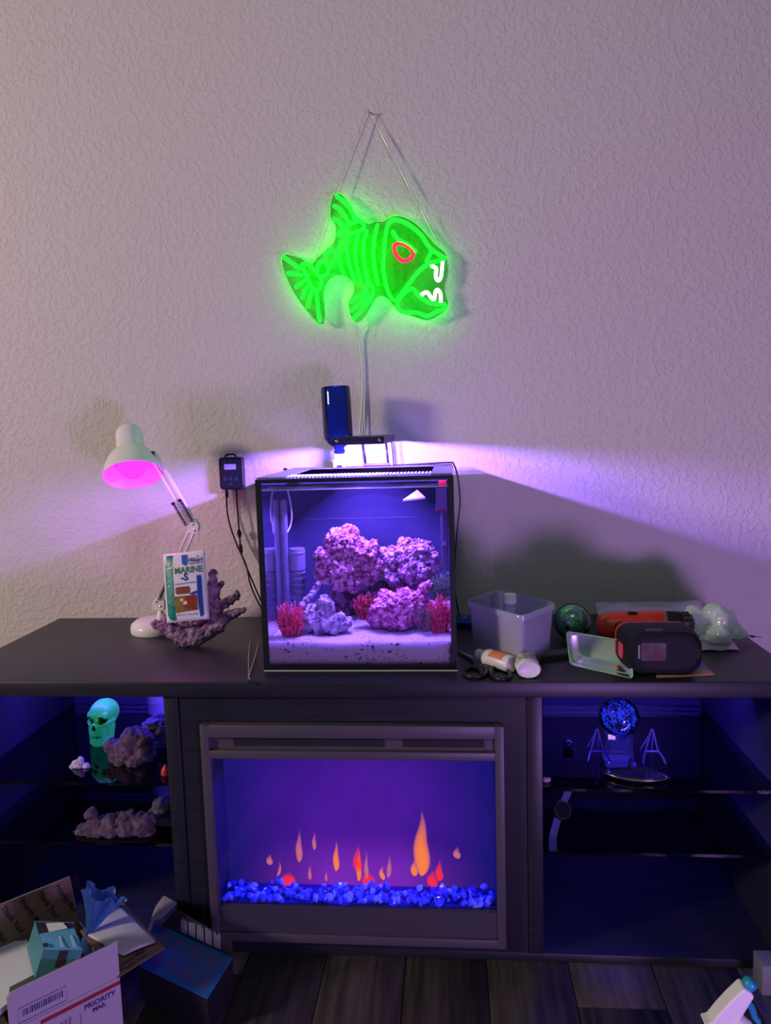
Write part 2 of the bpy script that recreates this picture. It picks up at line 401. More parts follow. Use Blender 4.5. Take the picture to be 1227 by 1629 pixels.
def flame_mat(name, col, s):
    m, nt, b, out = nodes(name); nt.nodes.remove(b)
    lw = nt.nodes.new('ShaderNodeLayerWeight'); lw.inputs[0].default_value = 0.5
    p = nt.nodes.new('ShaderNodeMapRange'); p.inputs[1].default_value = 0.05; p.inputs[2].default_value = 0.85; p.inputs[3].default_value = 1.0; p.inputs[4].default_value = 0.0
    nt.links.new(lw.outputs['Facing'], p.inputs[0])
    tc = nt.nodes.new('ShaderNodeTexCoord'); sp = nt.nodes.new('ShaderNodeSeparateXYZ'); nt.links.new(tc.outputs['Generated'], sp.inputs[0])
    h = nt.nodes.new('ShaderNodeMapRange'); h.inputs[1].default_value = 0.35; h.inputs[2].default_value = 1.0; h.inputs[3].default_value = 1.0; h.inputs[4].default_value = 0.0
    nt.links.new(sp.outputs['Z'], h.inputs[0])
    p2 = nt.nodes.new('ShaderNodeMath'); p2.operation = 'POWER'; p2.inputs[1].default_value = 1.6; nt.links.new(p.outputs[0], p2.inputs[0])
    mu = nt.nodes.new('ShaderNodeMath'); mu.operation = 'MULTIPLY'; nt.links.new(p2.outputs[0], mu.inputs[0]); nt.links.new(h.outputs[0], mu.inputs[1])
    e = nt.nodes.new('ShaderNodeEmission'); e.inputs[0].default_value = (*col, 1); e.inputs[1].default_value = s
    t = nt.nodes.new('ShaderNodeBsdfTransparent'); mx = nt.nodes.new('ShaderNodeMixShader')
    nt.links.new(mu.outputs[0], mx.inputs[0]); nt.links.new(t.outputs[0], mx.inputs[1]); nt.links.new(e.outputs[0], mx.inputs[2])
    nt.links.new(mx.outputs[0], out.inputs[0]); return m
fo = flame_mat('flame_orange', (1.0, 0.22, 0.05), 1.15); fr = flame_mat('flame_red', (1.0, 0.03, 0.05), 1.1); fp = flame_mat('flame_pink', (0.9, 0.22, 0.30), 0.75)
def flame(px, top_, bot, w, m, lean=0.0):
    a = U(px, bot, y=0.049); b_ = U(px, top_, y=0.049); k = PX(a)
    n = 9; pts = [a + (b_-a)*(i/n) + V((lean*k*math.sin(math.pi*i/n*0.9) + 0.05*w*k*math.sin(i*1.1), 0, 0)) for i in range(n+1)]
    shape = lambda t: max(0.03, (math.sin(math.pi*min(1, (t**0.62))))**1.0*(1-0.25*t))*w*k*0.5
    me = tube_me(pts, shape, seg=12, sub=3, round_cap=False)
    yc = a.y
    for v in me.vertices: v.co.y = yc + (v.co.y-yc)*0.85
    me.name = 'flame'
    o = link('flame', me, m, fire); return o
for args in ((476, 1318, 1372, 13, fp), (500, 1322, 1352, 8, fp), (535, 1336, 1386, 12, fo), (569, 1342, 1388, 17, fr), (571, 1350, 1402, 10, fo), (583, 1352, 1400, 9, fp),
             (617, 1358, 1396, 9, fp, 3), (611, 1376, 1400, 9, fo, -4), (671, 1286, 1394, 30, fo), (659, 1366, 1394, 13, fo), (699, 1366, 1402, 15, fr), (688, 1382, 1412, 20, fr),
             (459, 1386, 1408, 26, fr), (586, 1386, 1408, 24, fr), (429, 1358, 1376, 12, fp), (441, 1368, 1394, 6, fp, 5), (727, 1346, 1366, 14, fp), (493, 1374, 1400, 7, fp), (519, 1384, 1402, 5, fp)):
    flame(*args)
gl = box('glass_pane', gx0, gx1, 0.0, 0.002, zg0, zg1, pane('fire_glass', (0.95, 0.95, 1.0), 1.4, 0.05), fire); gl['label'] = 'clear front glass'
area('fire_bed_light', ((gx0+gx1)/2, 0.018, zg1-0.02), ((gx0+gx1)/2, 0.030, zg0), gx1-gx0-0.06, 0.012, 1.8, (0.05, 0.06, 1.0), 100)
# ------------------------------------------------------------------ aquarium
TX0, TX1, TY0, TY1, TZ1 = 0.1164, 0.5002, 0.0532, 0.4294, H+0.3838
tank = thing('aquarium', 'cube-shaped glass aquarium with black edges standing on the console', 'aquarium', ((TX0+TX1)/2, (TY0+TY1)/2, H))
M['tank_black'] = mat('black_silicone', (0.010, 0.012, 0.016), 0.4)
M['tank_glass'] = pane('aquarium_front_glass', (0.97, 0.98, 1.0), 1.36, 0.01)
def glass_mat(name, col, rough=0.0, ior=1.45, leak=0.0):
    m, nt, b, out = nodes(name); nt.nodes.remove(b)
    g = nt.nodes.new('ShaderNodeBsdfGlass'); g.inputs[0].default_value = (*col, 1); g.inputs['Roughness'].default_value = rough; g.inputs['IOR'].default_value = ior
    if leak:
        t = nt.nodes.new('ShaderNodeBsdfTransparent'); mx = nt.nodes.new('ShaderNodeMixShader'); mx.inputs[0].default_value = leak
        nt.links.new(g.outputs[0], mx.inputs[1]); nt.links.new(t.outputs[0], mx.inputs[2]); g = mx
    nt.links.new(g.outputs[0], out.inputs[0]); return m
M['side_glass'] = glass_mat('aquarium_side_glass', (0.88, 0.90, 0.98), 0.0, 0.752)      # water behind glass: mirrors at grazing angles
gt = 0.006; zb = H+0.006
box('base_glass', TX0-0.001, TX1+0.001, TY0-0.001, TY1, H+0.0002, H+0.003, mat('pale_glass_edge', (0.55, 0.58, 0.75), 0.3), tank)
box('bottom_pane', TX0, TX1, TY0, TY1, H+0.003, zb, M['tank_black'], tank)
box('front_pane', TX0, TX1, TY0, TY0+gt, zb, TZ1, M['tank_glass'], tank)
for x in (TX0, TX1-gt):
    s = box('side_pane', x, x+gt, TY0+gt+0.0003, TY1-gt, zb, TZ1, M['side_glass'], tank)
box('back_pane', TX0, TX1, TY1-gt+0.0003, TY1, zb, TZ1, mat('black_back_pane', (0.015, 0.015, 0.03), 0.3), tank)
yb = TY0-0.0006
def edge(name, x0, x1, z0, z1, y0=None, y1=None): return box(name, x0, x1, yb if y0 is None else y0, TY0+0.002 if y1 is None else y1, z0, z1, M['tank_black'], tank)
edge('edge_trim', TX0-0.0004, TX0+0.0112, H+0.003, TZ1+0.0004); edge('edge_trim', TX1-0.0105, TX1+0.0004, H+0.003, TZ1+0.0004)
edge('edge_trim', TX0+0.0112, TX1-0.0105, TZ1-0.0075, TZ1+0.0004); edge('edge_trim', TX0+0.0112, TX1-0.0105, H+0.003, H+0.0135)
for x in (TX0-0.0006, TX1-0.009): edge('edge_trim', x, x+0.0096, H+0.003, TZ1, TY1-0.006, TY1+0.0006)
BP = 0.372
bp_ = box('overflow_wall', TX0+gt+0.0003, TX1-gt-0.0003, BP, BP+0.006, zb, TZ1-0.012, mat('overflow_wall_blue_black', (0.055, 0.065, 0.12), 0.35), tank)
box('overflow_ledge', TX0+0.03, TX1-0.09, BP-0.0006, BP, U(570, 824, y=BP).z-0.002, U(570, 824, y=BP).z+0.001, mat('ledge_film', (0.065, 0.075, 0.135), 0.5), bp_)
M['lid'] = pane('lid_acrylic', (0.9, 0.92, 0.97), 1.45, 0.08, (0.5, 0.5, 0.6), 0.35)
for a in ((TX0+0.002, 0.168, TY0+0.004, TY1-0.004), (0.458, TX1-0.002, TY0+0.004, TY1-0.004), (0.168, 0.458, TY0+0.004, TY0+0.03), (0.168, 0.458, TY1-0.05, TY1-0.004)):
    box('lid_strip', *a, TZ1+0.0006, TZ1+0.0036, M['lid'], tank)
sl = box_me(-0.0016, 0.0016, -0.034, 0.034, -0.0012, 0.0012, 0.0); slm = mat('white_lid_grille', (0.75, 0.75, 0.85), 0.4); sl.materials.append(slm)
for k in range(40):
    o = bpy.data.objects.new('grille_slat', sl); COL.objects.link(o); o.parent = tank; o.matrix_parent_inverse = Matrix.Translation(-V(tank.location))
    o.location = (0.1715 + 0.283*k/39, TY0+0.062, TZ1+0.0016)
WZ = U(570, 777.5, y=TY0+gt).z
wm = pane('aquarium_water', (0.86, 0.83, 0.95), 1.33, 0.06)
wt = box('water', TX0+gt+0.0004, TX1-gt-0.0004, TY0+gt+0.0006, BP-0.0004, H+0.055, WZ, wm, tank)
wl = box('waterline', TX0+gt+0.0004, TX1-gt-0.0004, TY0+gt+0.0001, TY0+gt+0.003, WZ-0.0006, WZ+0.0016, pane('meniscus', (0.9, 0.9, 1), 1.45, 0.2, (0.9, 0.9, 1.0), 0.8), wt)
# sand bed
SX0, SX1, SY0, SY1 = TX0+gt+0.0006, TX1-gt-0.0006, TY0+gt+0.0008, BP-0.0006
def sand_z(x, y):
    t = (y-SY0)/(SY1-SY0)
    return 0.6262 + 0.004*t + 0.014*max(0, t-0.15)*math.exp(-((x-0.36)/0.12)**2) + 0.0022*noise.noise(V((x*28, y*28, 3)))*min(1, t*8) + 0.0035*noise.noise(V((x*9, 0, 5)))
nx, ny = 90, 60; vs = []; fs = []
for j in range(ny+1):
    for i in range(nx+1):
        x = SX0+(SX1-SX0)*i/nx; y = SY0+(SY1-SY0)*j/ny
        vs.append((x, y, sand_z(x, y)))
for j in range(ny):
    for i in range(nx): fs.append((j*(nx+1)+i, j*(nx+1)+i+1, (j+1)*(nx+1)+i+1, (j+1)*(nx+1)+i))
nb = len(vs); ring = [i for i in range(nx+1)] + [(j+1)*(nx+1)-1 for j in range(1, ny+1)] + [ny*(nx+1)+i for i in range(nx-1, -1, -1)] + [j*(nx+1) for j in range(ny-1, 0, -1)]
for i in ring: vs.append((vs[i][0], vs[i][1], zb+0.0002))
for k in range(len(ring)):
    k2 = (k+1) % len(ring); fs.append((ring[k], ring[k2], nb+k2, nb+k))
fs.append(tuple(nb+k for k in range(len(ring))))
def sand_material():
    m, nt, b, out = nodes('aquarium_sand'); b.inputs['Roughness'].default_value = 0.8; b.inputs['Subsurface Weight'].default_value = 1.0; b.inputs['Subsurface Radius'].default_value = (0.03, 0.03, 0.04); b.inputs['Subsurface Scale'].default_value = 1.0
    tc = nt.nodes.new('ShaderNodeTexCoord')
    n1 = nt.nodes.new('ShaderNodeTexNoise'); n1.inputs['Scale'].default_value = 190; n1.inputs['Detail'].default_value = 2
    n2 = nt.nodes.new('ShaderNodeTexNoise'); n2.inputs['Scale'].default_value = 24; n2.inputs['Detail'].default_value = 2
    for q in (n1, n2): nt.links.new(tc.outputs['Object'], q.inputs['Vector'])
    add = nt.nodes.new('ShaderNodeMath'); add.operation = 'MULTIPLY_ADD'; add.inputs[1].default_value = 0.45
    nt.links.new(n2.outputs['Fac'], add.inputs[0]); nt.links.new(n1.outputs['Fac'], add.inputs[2])
    r = nt.nodes.new('ShaderNodeValToRGB'); r.color_ramp.elements[0].position = 0.865; r.color_ramp.elements[1].position = 0.90
    r.color_ramp.elements[0].color = (0.50, 0.46, 0.50, 1); r.color_ramp.elements[1].color = (0.06, 0.05, 0.08, 1)
    nt.links.new(add.outputs[0], r.inputs[0]); nt.links.new(r.outputs[0], b.inputs['Base Color'])
    bp = nt.nodes.new('ShaderNodeBump'); bp.inputs['Strength'].default_value = 0.5; bp.inputs['Distance'].default_value = 0.0015
    nt.links.new(n1.outputs['Fac'], bp.inputs['Height']); nt.links.new(bp.outputs[0], b.inputs['Normal'])
    return m
top('aquarium_sand', pyd(vs, fs, False), sand_material(), 'white sand bed with dark specks on the aquarium bottom', 'sand', kind='stuff')
# live rock
def B(px, py, rpx, y):
    c = U(px, py, y=y); return (c, rpx*PX(c))
def lr_mat(name, a, b_, s=90.0):
    return mat(name, a, 0.6, col2=b_, nscale=s, lo=0.42, hi=0.60, bump=1.0, bscale=260, bdist=0.004, spec=0.9)
r_mag = lr_mat('magenta_live_rock', (0.20, 0.025, 0.10), (0.95, 0.48, 0.72))
r_vio = lr_mat('violet_live_rock', (0.17, 0.04, 0.15), (0.88, 0.55, 0.82))
r_pnk = lr_mat('pink_live_rock', (0.30, 0.02, 0.14), (1.0, 0.46, 0.72))
r_gry = lr_mat('lilac_grey_rock', (0.20, 0.16, 0.24), (0.62, 0.56, 0.68), 70)
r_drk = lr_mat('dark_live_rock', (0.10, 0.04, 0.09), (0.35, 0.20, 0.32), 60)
GROUPS = {'live_rock': 'live rocks in the aquarium', 'shelf_rock': 'rocks on the left glass shelves', 'red_seaweed': 'red seaweeds in the aquarium', 'bubble_mailer': 'mailers on the console', 'power_cord': 'cords behind the aquarium'}
def rock(name, label, blobs, m, cat='rock', voxel=0.0019, amp=0.005, freq=75, nod=0.0055, nfreq=170, seed=1, group=None, zmin=None):
    return top(name, rock_me(blobs, voxel, amp, freq, nod, nfreq, seed, zmin), m, label, cat, group)
yR = 0.24
rock('live_rock', 'tall rounded magenta live rock, upper left in the aquarium pile',
     [B(548, 868, 30, yR), B(525, 890, 26, yR), B(575, 882, 26, yR), B(545, 905, 32, yR), B(520, 912, 20, yR), B(585, 912, 20, yR), B(560, 925, 18, yR-.01), B(555, 850, 17, yR), B(535, 858, 18, yR), B(512, 885, 14, yR-.02), B(590, 870, 12, yR), B(600, 900, 12, yR), B(540, 930, 12, yR-.02)], r_mag, seed=1)
rock('live_rock', 'wide violet live rock, upper right in the aquarium pile',
     [B(650, 885, 26, yR+.01), B(672, 882, 22, yR+.01), B(625, 890, 22, yR+.02), B(685, 900, 16, yR), B(655, 905, 24, yR), B(618, 905, 18, yR+.02), B(670, 910, 17, yR-.01), B(645, 868, 14, yR+.01), B(690, 885, 10, yR), B(625, 920, 12, yR), B(615, 880, 11, yR+.02), B(662, 868, 12, yR+.01)], r_vio, seed=2)
rock('live_rock', 'bright pink live rock low on the sand, right of the aquarium',
     [B(632, 968, 24, .15), B(610, 970, 22, .15), B(655, 962, 24, .16), B(600, 985, 15, .15), B(640, 985, 18, .14), B(672, 968, 17, .17), B(625, 990, 15, .14), B(615, 952, 14, .16), B(645, 948, 14, .17), B(668, 984, 13, .15)], r_pnk, seed=3, nod=0.009, zmin=0.628)
rock('live_rock', 'round pink rock knob between the two right aquarium rocks', [B(676, 936, 11, .17), B(682, 930, 7, .17), B(669, 941, 7, .17)], r_pnk, seed=4, voxel=0.002, nod=0.005)
rock('live_rock', 'grey lilac live rock on the sand, left front of the aquarium',
     [B(515, 990, 22, .13), B(495, 985, 17, .13), B(540, 992, 17, .13), B(516, 960, 13, .135), B(524, 966, 11, .135), B(488, 1000, 10, .12), B(552, 990, 9, .13), B(510, 1003, 12, .12), B(530, 1003, 11, .12), B(502, 970, 10, .14)], r_gry, seed=5, nod=0.004, amp=0.006, zmin=0.628)
rock('coral_branch', 'thin lilac coral branch leaning up behind the grey aquarium rock', [B(481, 962, 6, .17), B(487, 956, 6, .175), B(493, 949, 5.5, .18), B(498, 943, 5.5, .185), B(503, 936, 6, .19), B(506, 930, 6, .19)], r_gry, cat='coral', seed=6, voxel=0.0016, amp=0.002, nod=0.002)
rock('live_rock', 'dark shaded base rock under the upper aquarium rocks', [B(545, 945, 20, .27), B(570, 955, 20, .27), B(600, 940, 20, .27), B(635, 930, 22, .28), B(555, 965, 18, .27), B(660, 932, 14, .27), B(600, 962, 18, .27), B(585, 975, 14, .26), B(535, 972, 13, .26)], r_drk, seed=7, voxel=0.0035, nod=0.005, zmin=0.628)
# algae: every bush one plant, its fronds branching from one holdfast
def algae(name, label, px, py, y, wpx, hpx, n, m, r=0.0011, seed=0, lean=0.0):
    random.seed(seed); base = U(px, py, y=y); k = PX(base); mes = [ico_me(base, 0.004, 1)]
    for i in range(n):
        a = random.uniform(0, 6.28); sp = math.sqrt(random.random())
        tip = base + V((math.cos(a)*sp*wpx*k*0.5 + lean*k, math.sin(a)*sp*wpx*k*0.35, hpx*k*random.uniform(0.30, 1.0)*(1-0.15*sp)))
        mid = base.lerp(tip, 0.5) + V((random.uniform(-1, 1), random.uniform(-1, 1), random.uniform(-.5, 1)))*0.005
        b0 = base; base = V((b0.x + (tip.x-b0.x)*0.62, b0.y + (tip.y-b0.y)*0.62, b0.z))
        mid = base.lerp(tip, 0.5) + V((random.uniform(-1, 1), random.uniform(-1, 1), random.uniform(-.5, 1)))*0.005
        pts = [base, base.lerp(mid, 0.6) + V((random.uniform(-1, 1), random.uniform(-1, 1), 0))*0.003, mid, tip]
        mes.append(tube_me(pts, lambda t: r*(1.1-0.5*t), seg=4, sub=3, round_cap=False))
        base = b0
        for b in range(4):
            q = mid.lerp(tip, random.uniform(0, 0.8)); e = q + V((random.uniform(-1, 1), random.uniform(-.7, .7), random.uniform(0.1, 1)))*0.011
            mes.append(tube_me([q, e], lambda t: r*(0.8-0.4*t), seg=4, sub=1, round_cap=False))
    return top(name, join(*mes), m, label, 'seaweed', kind=None)
m_red = mat('red_macroalgae', (0.42, 0.01, 0.05), 0.3, col2=(1.0, 0.12, 0.20), nscale=160)
m_redd = mat('dark_red_macroalgae', (0.22, 0.01, 0.03), 0.4, col2=(0.65, 0.08, 0.10), nscale=120)
m_grn = mat('green_macroalgae', (0.10, 0.22, 0.10), 0.5, col2=(0.25, 0.40, 0.22), nscale=120)
m_olv = mat('olive_macroalgae', (0.10, 0.08, 0.05), 0.5, col2=(0.22, 0.16, 0.12), nscale=120)
algae('red_seaweed', 'bushy red seaweed at the left front of the aquarium', 464, 1012, .105, 46, 62, 120, m_red, seed=11, r=0.0010)
algae('red_seaweed', 'dark red seaweed tuft between the two lower aquarium rocks', 585, 985, .16, 44, 46, 80, m_redd, seed=12)
algae('red_seaweed', 'bright red seaweed at the right edge of the aquarium', 702, 1008, .12, 40, 68, 120, m_red, seed=13, r=0.0010, lean=-2)
algae('green_seaweed', 'green seaweed clump behind the rocks at the right aquarium glass', 702, 956, .22, 38, 54, 90, m_grn, seed=14, r=0.0009)
algae('olive_seaweed', 'small dark olive branching seaweed in front of the pink rock', 677, 1002, .115, 34, 42, 24, m_olv, seed=15, r=0.0009)
random.seed(21)
# in-tank equipment
M['pump'] = mat('grey_blue_pump_plastic', (0.16, 0.17, 0.26), 0.35)
M['pumpd'] = mat('dark_pump_plastic', (0.07, 0.07, 0.12), 0.4)
py_ = 0.235
c0 = U(452, 950, y=py_); pump = thing('aquarium_filter', 'canister filter with ribbed cage and mast in the left aquarium corner', 'filter', (c0.x, py_, 0.6275))
kf = PX(c0)
def canister(cx, y):
    zt, zm, zl = U(cx, 872, y=y).z, U(cx, 905, y=y).z, 0.629; x = U(cx, 900, y=y).x; r = 12.5*kf
    Mx = Matrix.Translation((x, y, 0))
    cn = lathe('canister', [(0, zt), (r*0.95, zt), (r, zt-0.002), (r, zt-0.007), (r*1.06, zt-0.008), (r*1.06, zt-0.011), (r, zt-0.012), (r, zm), (r*0.9, zm-0.001), (r*0.82, zm-0.003), (r*0.82, zl), (0, zl)], M['pump'], pump, Mx, 28)
    nr = 9
    for i in range(nr):
        z = zm-0.006 - (zm-0.010-zl)*i/(nr-1)
        lathe('rib', [(r*0.80, z), (r, z), (r*1.02, z-0.0012), (r, z-0.0026), (r*0.80, z-0.0026)], M['pump'], cn, Mx, 24)
    return x
xa = canister(473.5, py_); xm = TX0+gt+0.0085; my = py_-0.012
lathe('mast', [(0, 0.629), (0.0062, 0.629), (0.0062, U(452, 852, y=my).z), (0.0075, U(452, 850, y=my).z), (0.0078, U(452, 800, y=my).z), (0.0065, U(452, 795, y=my).z), (0, U(452, 795, y=my).z)], M['pump'], pump, Matrix.Translation((xm, my, 0)), 20)
zt_ = U(452, 878, y=py_).z
box('cross_arm', xm, xa, py_-0.010, py_-0.003, zt_-0.006, zt_+0.001, M['pump'], pump, bev=0.001)
tube('air_line', [U(458, 782, y=py_), U(462, 800, y=py_), U(464, 820, y=py_), U(462, 836, y=py_), (xm+0.007, my-0.004, U(460, 845, y=py_).z)], 0.0020, mat('silicone_hose', (0.5, 0.5, 0.6), 0.4), pump)
hy = 0.15
h0 = U(703, 811, y=hy); heater = thing('aquarium_heater', 'clear tube heater with red lit cap in the right aquarium corner', 'heater', (h0.x, hy, U(706, 907, y=hy).z))
hk = PX(h0)
box('control_box', h0.x-9*hk, h0.x+8.5*hk, hy-0.008, hy+0.008, h0.z, U(703, 777, y=hy).z, mat('pale_violet_case', (0.35, 0.30, 0.5), 0.35), heater, bev=0.0015)
box('red_seal', h0.x-9.6*hk, h0.x+9.2*hk, hy-0.009, hy+0.009, h0.z-0.001, h0.z+0.0012, mat('red_seal', (0.8, 0.06, 0.12), 0.4), heater)
box('red_indicator', h0.x-4*hk, h0.x+8*hk, hy-0.007, hy+0.007, U(705, 768.5, y=hy).z, U(705, 765, y=hy).z, mat('red_light', (0.9, 0.02, 0.08), 0.4, emit=(1.0, 0.01, 0.08), estr=0.8), heater, bev=0.001)
zl_ = U(706, 907, y=hy).z
lathe('heater_tube', [(0, zl_), (0.006, zl_), (0.0078, zl_+0.003), (0.0078, h0.z-0.001), (0, h0.z-0.001)], pane('tube_glass', (0.85, 0.85, 0.95), 1.5, 0.05, (0.5, 0.5, 0.7), 0.25), heater, Matrix.Translation((h0.x+3*hk, hy, 0)), 20)
lathe('heating_rod', [(0, zl_+0.008), (0.003, zl_+0.008), (0.003, h0.z-0.004), (0, h0.z-0.004)], mat('heating_rod', (0.25, 0.16, 0.22), 0.5), heater, Matrix.Translation((h0.x+3*hk, hy, 0)), 12)
zr = U(706, 864, y=hy).z
tube('dial_ring', [(h0.x+3*hk+0.0026*math.cos(a), hy-0.0088, zr+0.0026*math.sin(a)) for a in [i*0.785 for i in range(8)]], 0.0007, M['white'], heater, closed=True, sub=2)
ty_ = 0.26
tri = [U(641, 795, y=ty_-0.02), U(677, 791, y=ty_-0.02), U(664, 779, y=ty_+0.02)]
top('algae_scraper', prism_me(tri, (0, 0, -0.0035)), mat('pale_scraper', (0.45, 0.45, 0.55), 0.4), 'pale triangular plate near the water surface, right in aquarium', 'scraper')
# ------------------------------------------------------------------ aquarium light
LX0, LX1, LY0, LY1, LZ0, LZ1 = 0.2585, 0.3632, 0.138, 0.428, 1.0135, 1.0295
lamp_f = thing('aquarium_light', 'slim black light fixture on two thin legs above the aquarium', 'light fixture', (0.318, 0.415, TZ1))
M['anod'] = mat('black_anodised', (0.018, 0.020, 0.022), 0.28, metal=0.3)
hs = box('housing', LX0, LX1, LY0, LY1, LZ1-0.003, LZ1, M['anod'], lamp_f, bev=0.0008)
box('front_cover', LX0, LX1, LY0, LY0+0.003, LZ0, LZ1-0.003, M['anod'], lamp_f)
box('rear_cover', LX0, LX1, LY1-0.003, LY1, LZ0, LZ1-0.003, M['anod'], lamp_f)
for x in (LX0, LX1-0.003): box('side_cover', x, x+0.003, LY0+0.003, LY1-0.003, LZ0, LZ1-0.003, M['anod'], lamp_f)
box('led_board', LX0+0.006, LX1-0.006, LY0+0.006, LY1-0.006, LZ1-0.0045, LZ1-0.0032, mat('led_board', (0.5, 0.5, 0.6), 0.4), lamp_f)
for x in (LX0+0.008, LX1-0.010):
    lathe('screw', [(0, 0), (0.0026, 0), (0.0026, 0.0008), (0.0018, 0.0012), (0, 0.0012)], M['steel'], lamp_f, frame((x, LY0, (LZ0+LZ1)/2), (0, -1, 0)), 14)
lpts = [(U(582, 738, y=.424), U(577, 704, y=.424)), (U(618, 738, y=.424), U(614, 702, y=.424))]
for a, b_ in lpts:
    b_ = V((b_.x, b_.y, LZ0+0.0002)); a = V((a.x, a.y, TZ1+0.0045))
    tube('leg', [a, b_], 0.0027, M['anod'], lamp_f, sub=1, seg=10, round_cap=False)
box('mount_bar', lpts[0][0].x-0.005, lpts[1][0].x+0.005, .418, .430, TZ1+0.0038, TZ1+0.0095, mat('violet_grey_bar', (0.12, 0.11, 0.2), 0.4), lamp_f, bev=0.001)
tube('cable', [(lpts[1][0].x+0.008, .428, LZ0), (lpts[1][0].x+0.0105, .431, 0.99), (lpts[1][0].x+0.012, .433, TZ1+0.003)], 0.0014, M['black'], lamp_f)
LEDC = (0.30, 0.15, 1.0)
for i in range(4):                                                    # four led clusters recessed in the housing
    l = bpy.data.lights.new('aquarium_led_light', 'POINT'); l.energy = 9.5; l.color = LEDC; l.shadow_soft_size = 0.004
    o = bpy.data.objects.new('aquarium_led_light', l); COL.objects.link(o); o.location = ((LX0+LX1)/2, LY0+0.022+0.034*i, LZ1-0.0095)
# power cord of the tank along the back rim and down the right side
tube_c = tube_me([(0.20, TY1+0.003, TZ1+0.001), (0.30, TY1+0.004, TZ1+0.001), (0.42, TY1+0.004, TZ1+0.004), (0.489, TY1+0.004, TZ1+0.006), (0.503, TY1+0.006, TZ1+0.001), U(729, 762, y=.437), U(732, 800, y=.440), U(728, 840, y=.442), U(724, 890, y=.445), U(724, 940, y=.45), (0.510, 0.455, H+0.003)], 0.0021, seg=8)
top('power_cord', tube_c, M['black'], 'black cord looping over the right back aquarium corner', 'cord')
tube_c = tube_me([U(458, 750, y=.432), U(456, 746, y=.434), U(452, 747, y=.436), (0.098, 0.44, 0.93), (0.095, 0.45, 0.75), (0.09, 0.455, H+0.003)], 0.0020, seg=8)
top('power_cord', tube_c, M['black'], 'short black cord curling over the left back aquarium corner', 'cord')
# ------------------------------------------------------------------ blue bottle (upside down)
by = 0.395
bt = U(538, 614, y=by); bx = U(541, 720, y=by).x; bk = PX(bt)
bottle = thing('water_bottle', 'cobalt blue glass bottle upside down in a white cap over the aquarium', 'bottle', (bx, by, TZ1))
Z = lambda row: U(540, row, y=by).z
tilt = Matrix.Translation((bx, by, Z(745))) @ Matrix.Rotation(math.radians(-1.6), 4, 'Y') @ Matrix.Translation((0, 0, -Z(745)))
R = 23.5*bk
lathe('bottle_body', [(0.0, Z(614)+0.0), (R*0.82, Z(614)), (R*0.95, Z(614.5)-0.0008), (R, Z(619)), (R, Z(690)), (R*0.97, Z(697)), (R*0.8, Z(704)), (R*0.55, Z(709)), (R*0.36, Z(711.5)), (R*0.34, Z(716)), (R*0.40, Z(717)), (R*0.40, Z(719)), (R*0.34, Z(720)), (R*0.34, Z(723)), (0, Z(723))], pane('cobalt_glass', (0.16, 0.26, 0.82), 1.5, 0.04, (0.01, 0.03, 0.35), 0.25), bottle, tilt, 40)
lathe('cap', [(0, Z(722)), (R*0.42, Z(722)), (R*0.44, Z(723)), (R*0.44, Z(730)), (R*0.40, Z(731)), (0, Z(731))], M['white'], bottle, Matrix.Translation((bx, by, 0)), 28)
box('valve_base', bx-10.5*bk, bx+10.5*bk, by-0.014, by+0.014, TZ1+0.0037, Z(731), M['white'], bottle, bev=0.002)
box('valve_slot', bx-4.5*bk, bx+4.5*bk, by-0.0148, by-0.012, TZ1+0.0042, TZ1+0.0090, M['black'], bottle)
# ------------------------------------------------------------------ neon sign
sign = thing('neon_sign', 'green neon skeleton fish sign with red eye and white fangs hanging on wall', 'neon sign', (0.31, 0.48, 1.15))
SY = 0.472
def S(x, y, yy=SY): return U(420 + x*0.2771, 160 + y*0.2771, y=yy)
outline = [(435,532),(398,545),(380,605),(384,680),(408,715),(410,765),(398,815),(360,855),(300,905),(272,938),(215,905),(130,880),(100,903),(118,990),(158,1080),(208,1160),(250,1212),(285,1252),(312,1282),(346,1278),(352,1200),(345,1112),(362,1050),(398,1016),(432,1005),(480,1018),(510,1050),(514,1100),(490,1148),(485,1185),(500,1242),(524,1274),(562,1264),(602,1210),(642,1140),(672,1124),(710,1140),(745,1182),(790,1222),(850,1240),(940,1264),(1000,1238),(1046,1208),(1062,1165),(1046,1115),(1042,1050),(1060,980),(1052,900),(1038,868),(980,818),(930,760),(880,710),(820,672),(760,660),(718,674),(680,692),(640,692),(605,706),(578,692),(535,668),(505,610),(472,562)]
op = catmull([S(*p, yy=0.4795) for p in outline], 3, True)
M['glow_tinted_acrylic'] = pane('glow_tinted_acrylic', (0.47, 0.70, 0.48), 1.04, 0.15)  # clear plate; green neon glow behind the tubes put into its tint
acr = prism('backing_plate', op, (0, 0.003, 0), M['glow_tinted_acrylic'], sign); acr['label'] = 'acrylic backing plate tinted with the neon glow'
tube('plate_edge', op, 0.0011, pane('acrylic_edge', (0.9, 0.95, 0.9), 1.4, 0.2, (0.8, 0.9, 0.8), 0.8), acr, closed=True, sub=1, seg=6)
ng = emitter('green_neon', (0.0015, 1.0, 0.004), 15); nr_ = emitter('red_neon', (1.0, 0.006, 0.02), 7); nw = emitter('white_neon', (1.0, 0.96, 0.90), 3.5)
TR = 0.0044
def neon(pts, m, closed=False, sub=4): return tube('neon_tube', [S(*p) for p in pts], TR, m, sign, closed=closed, seg=8, sub=sub)
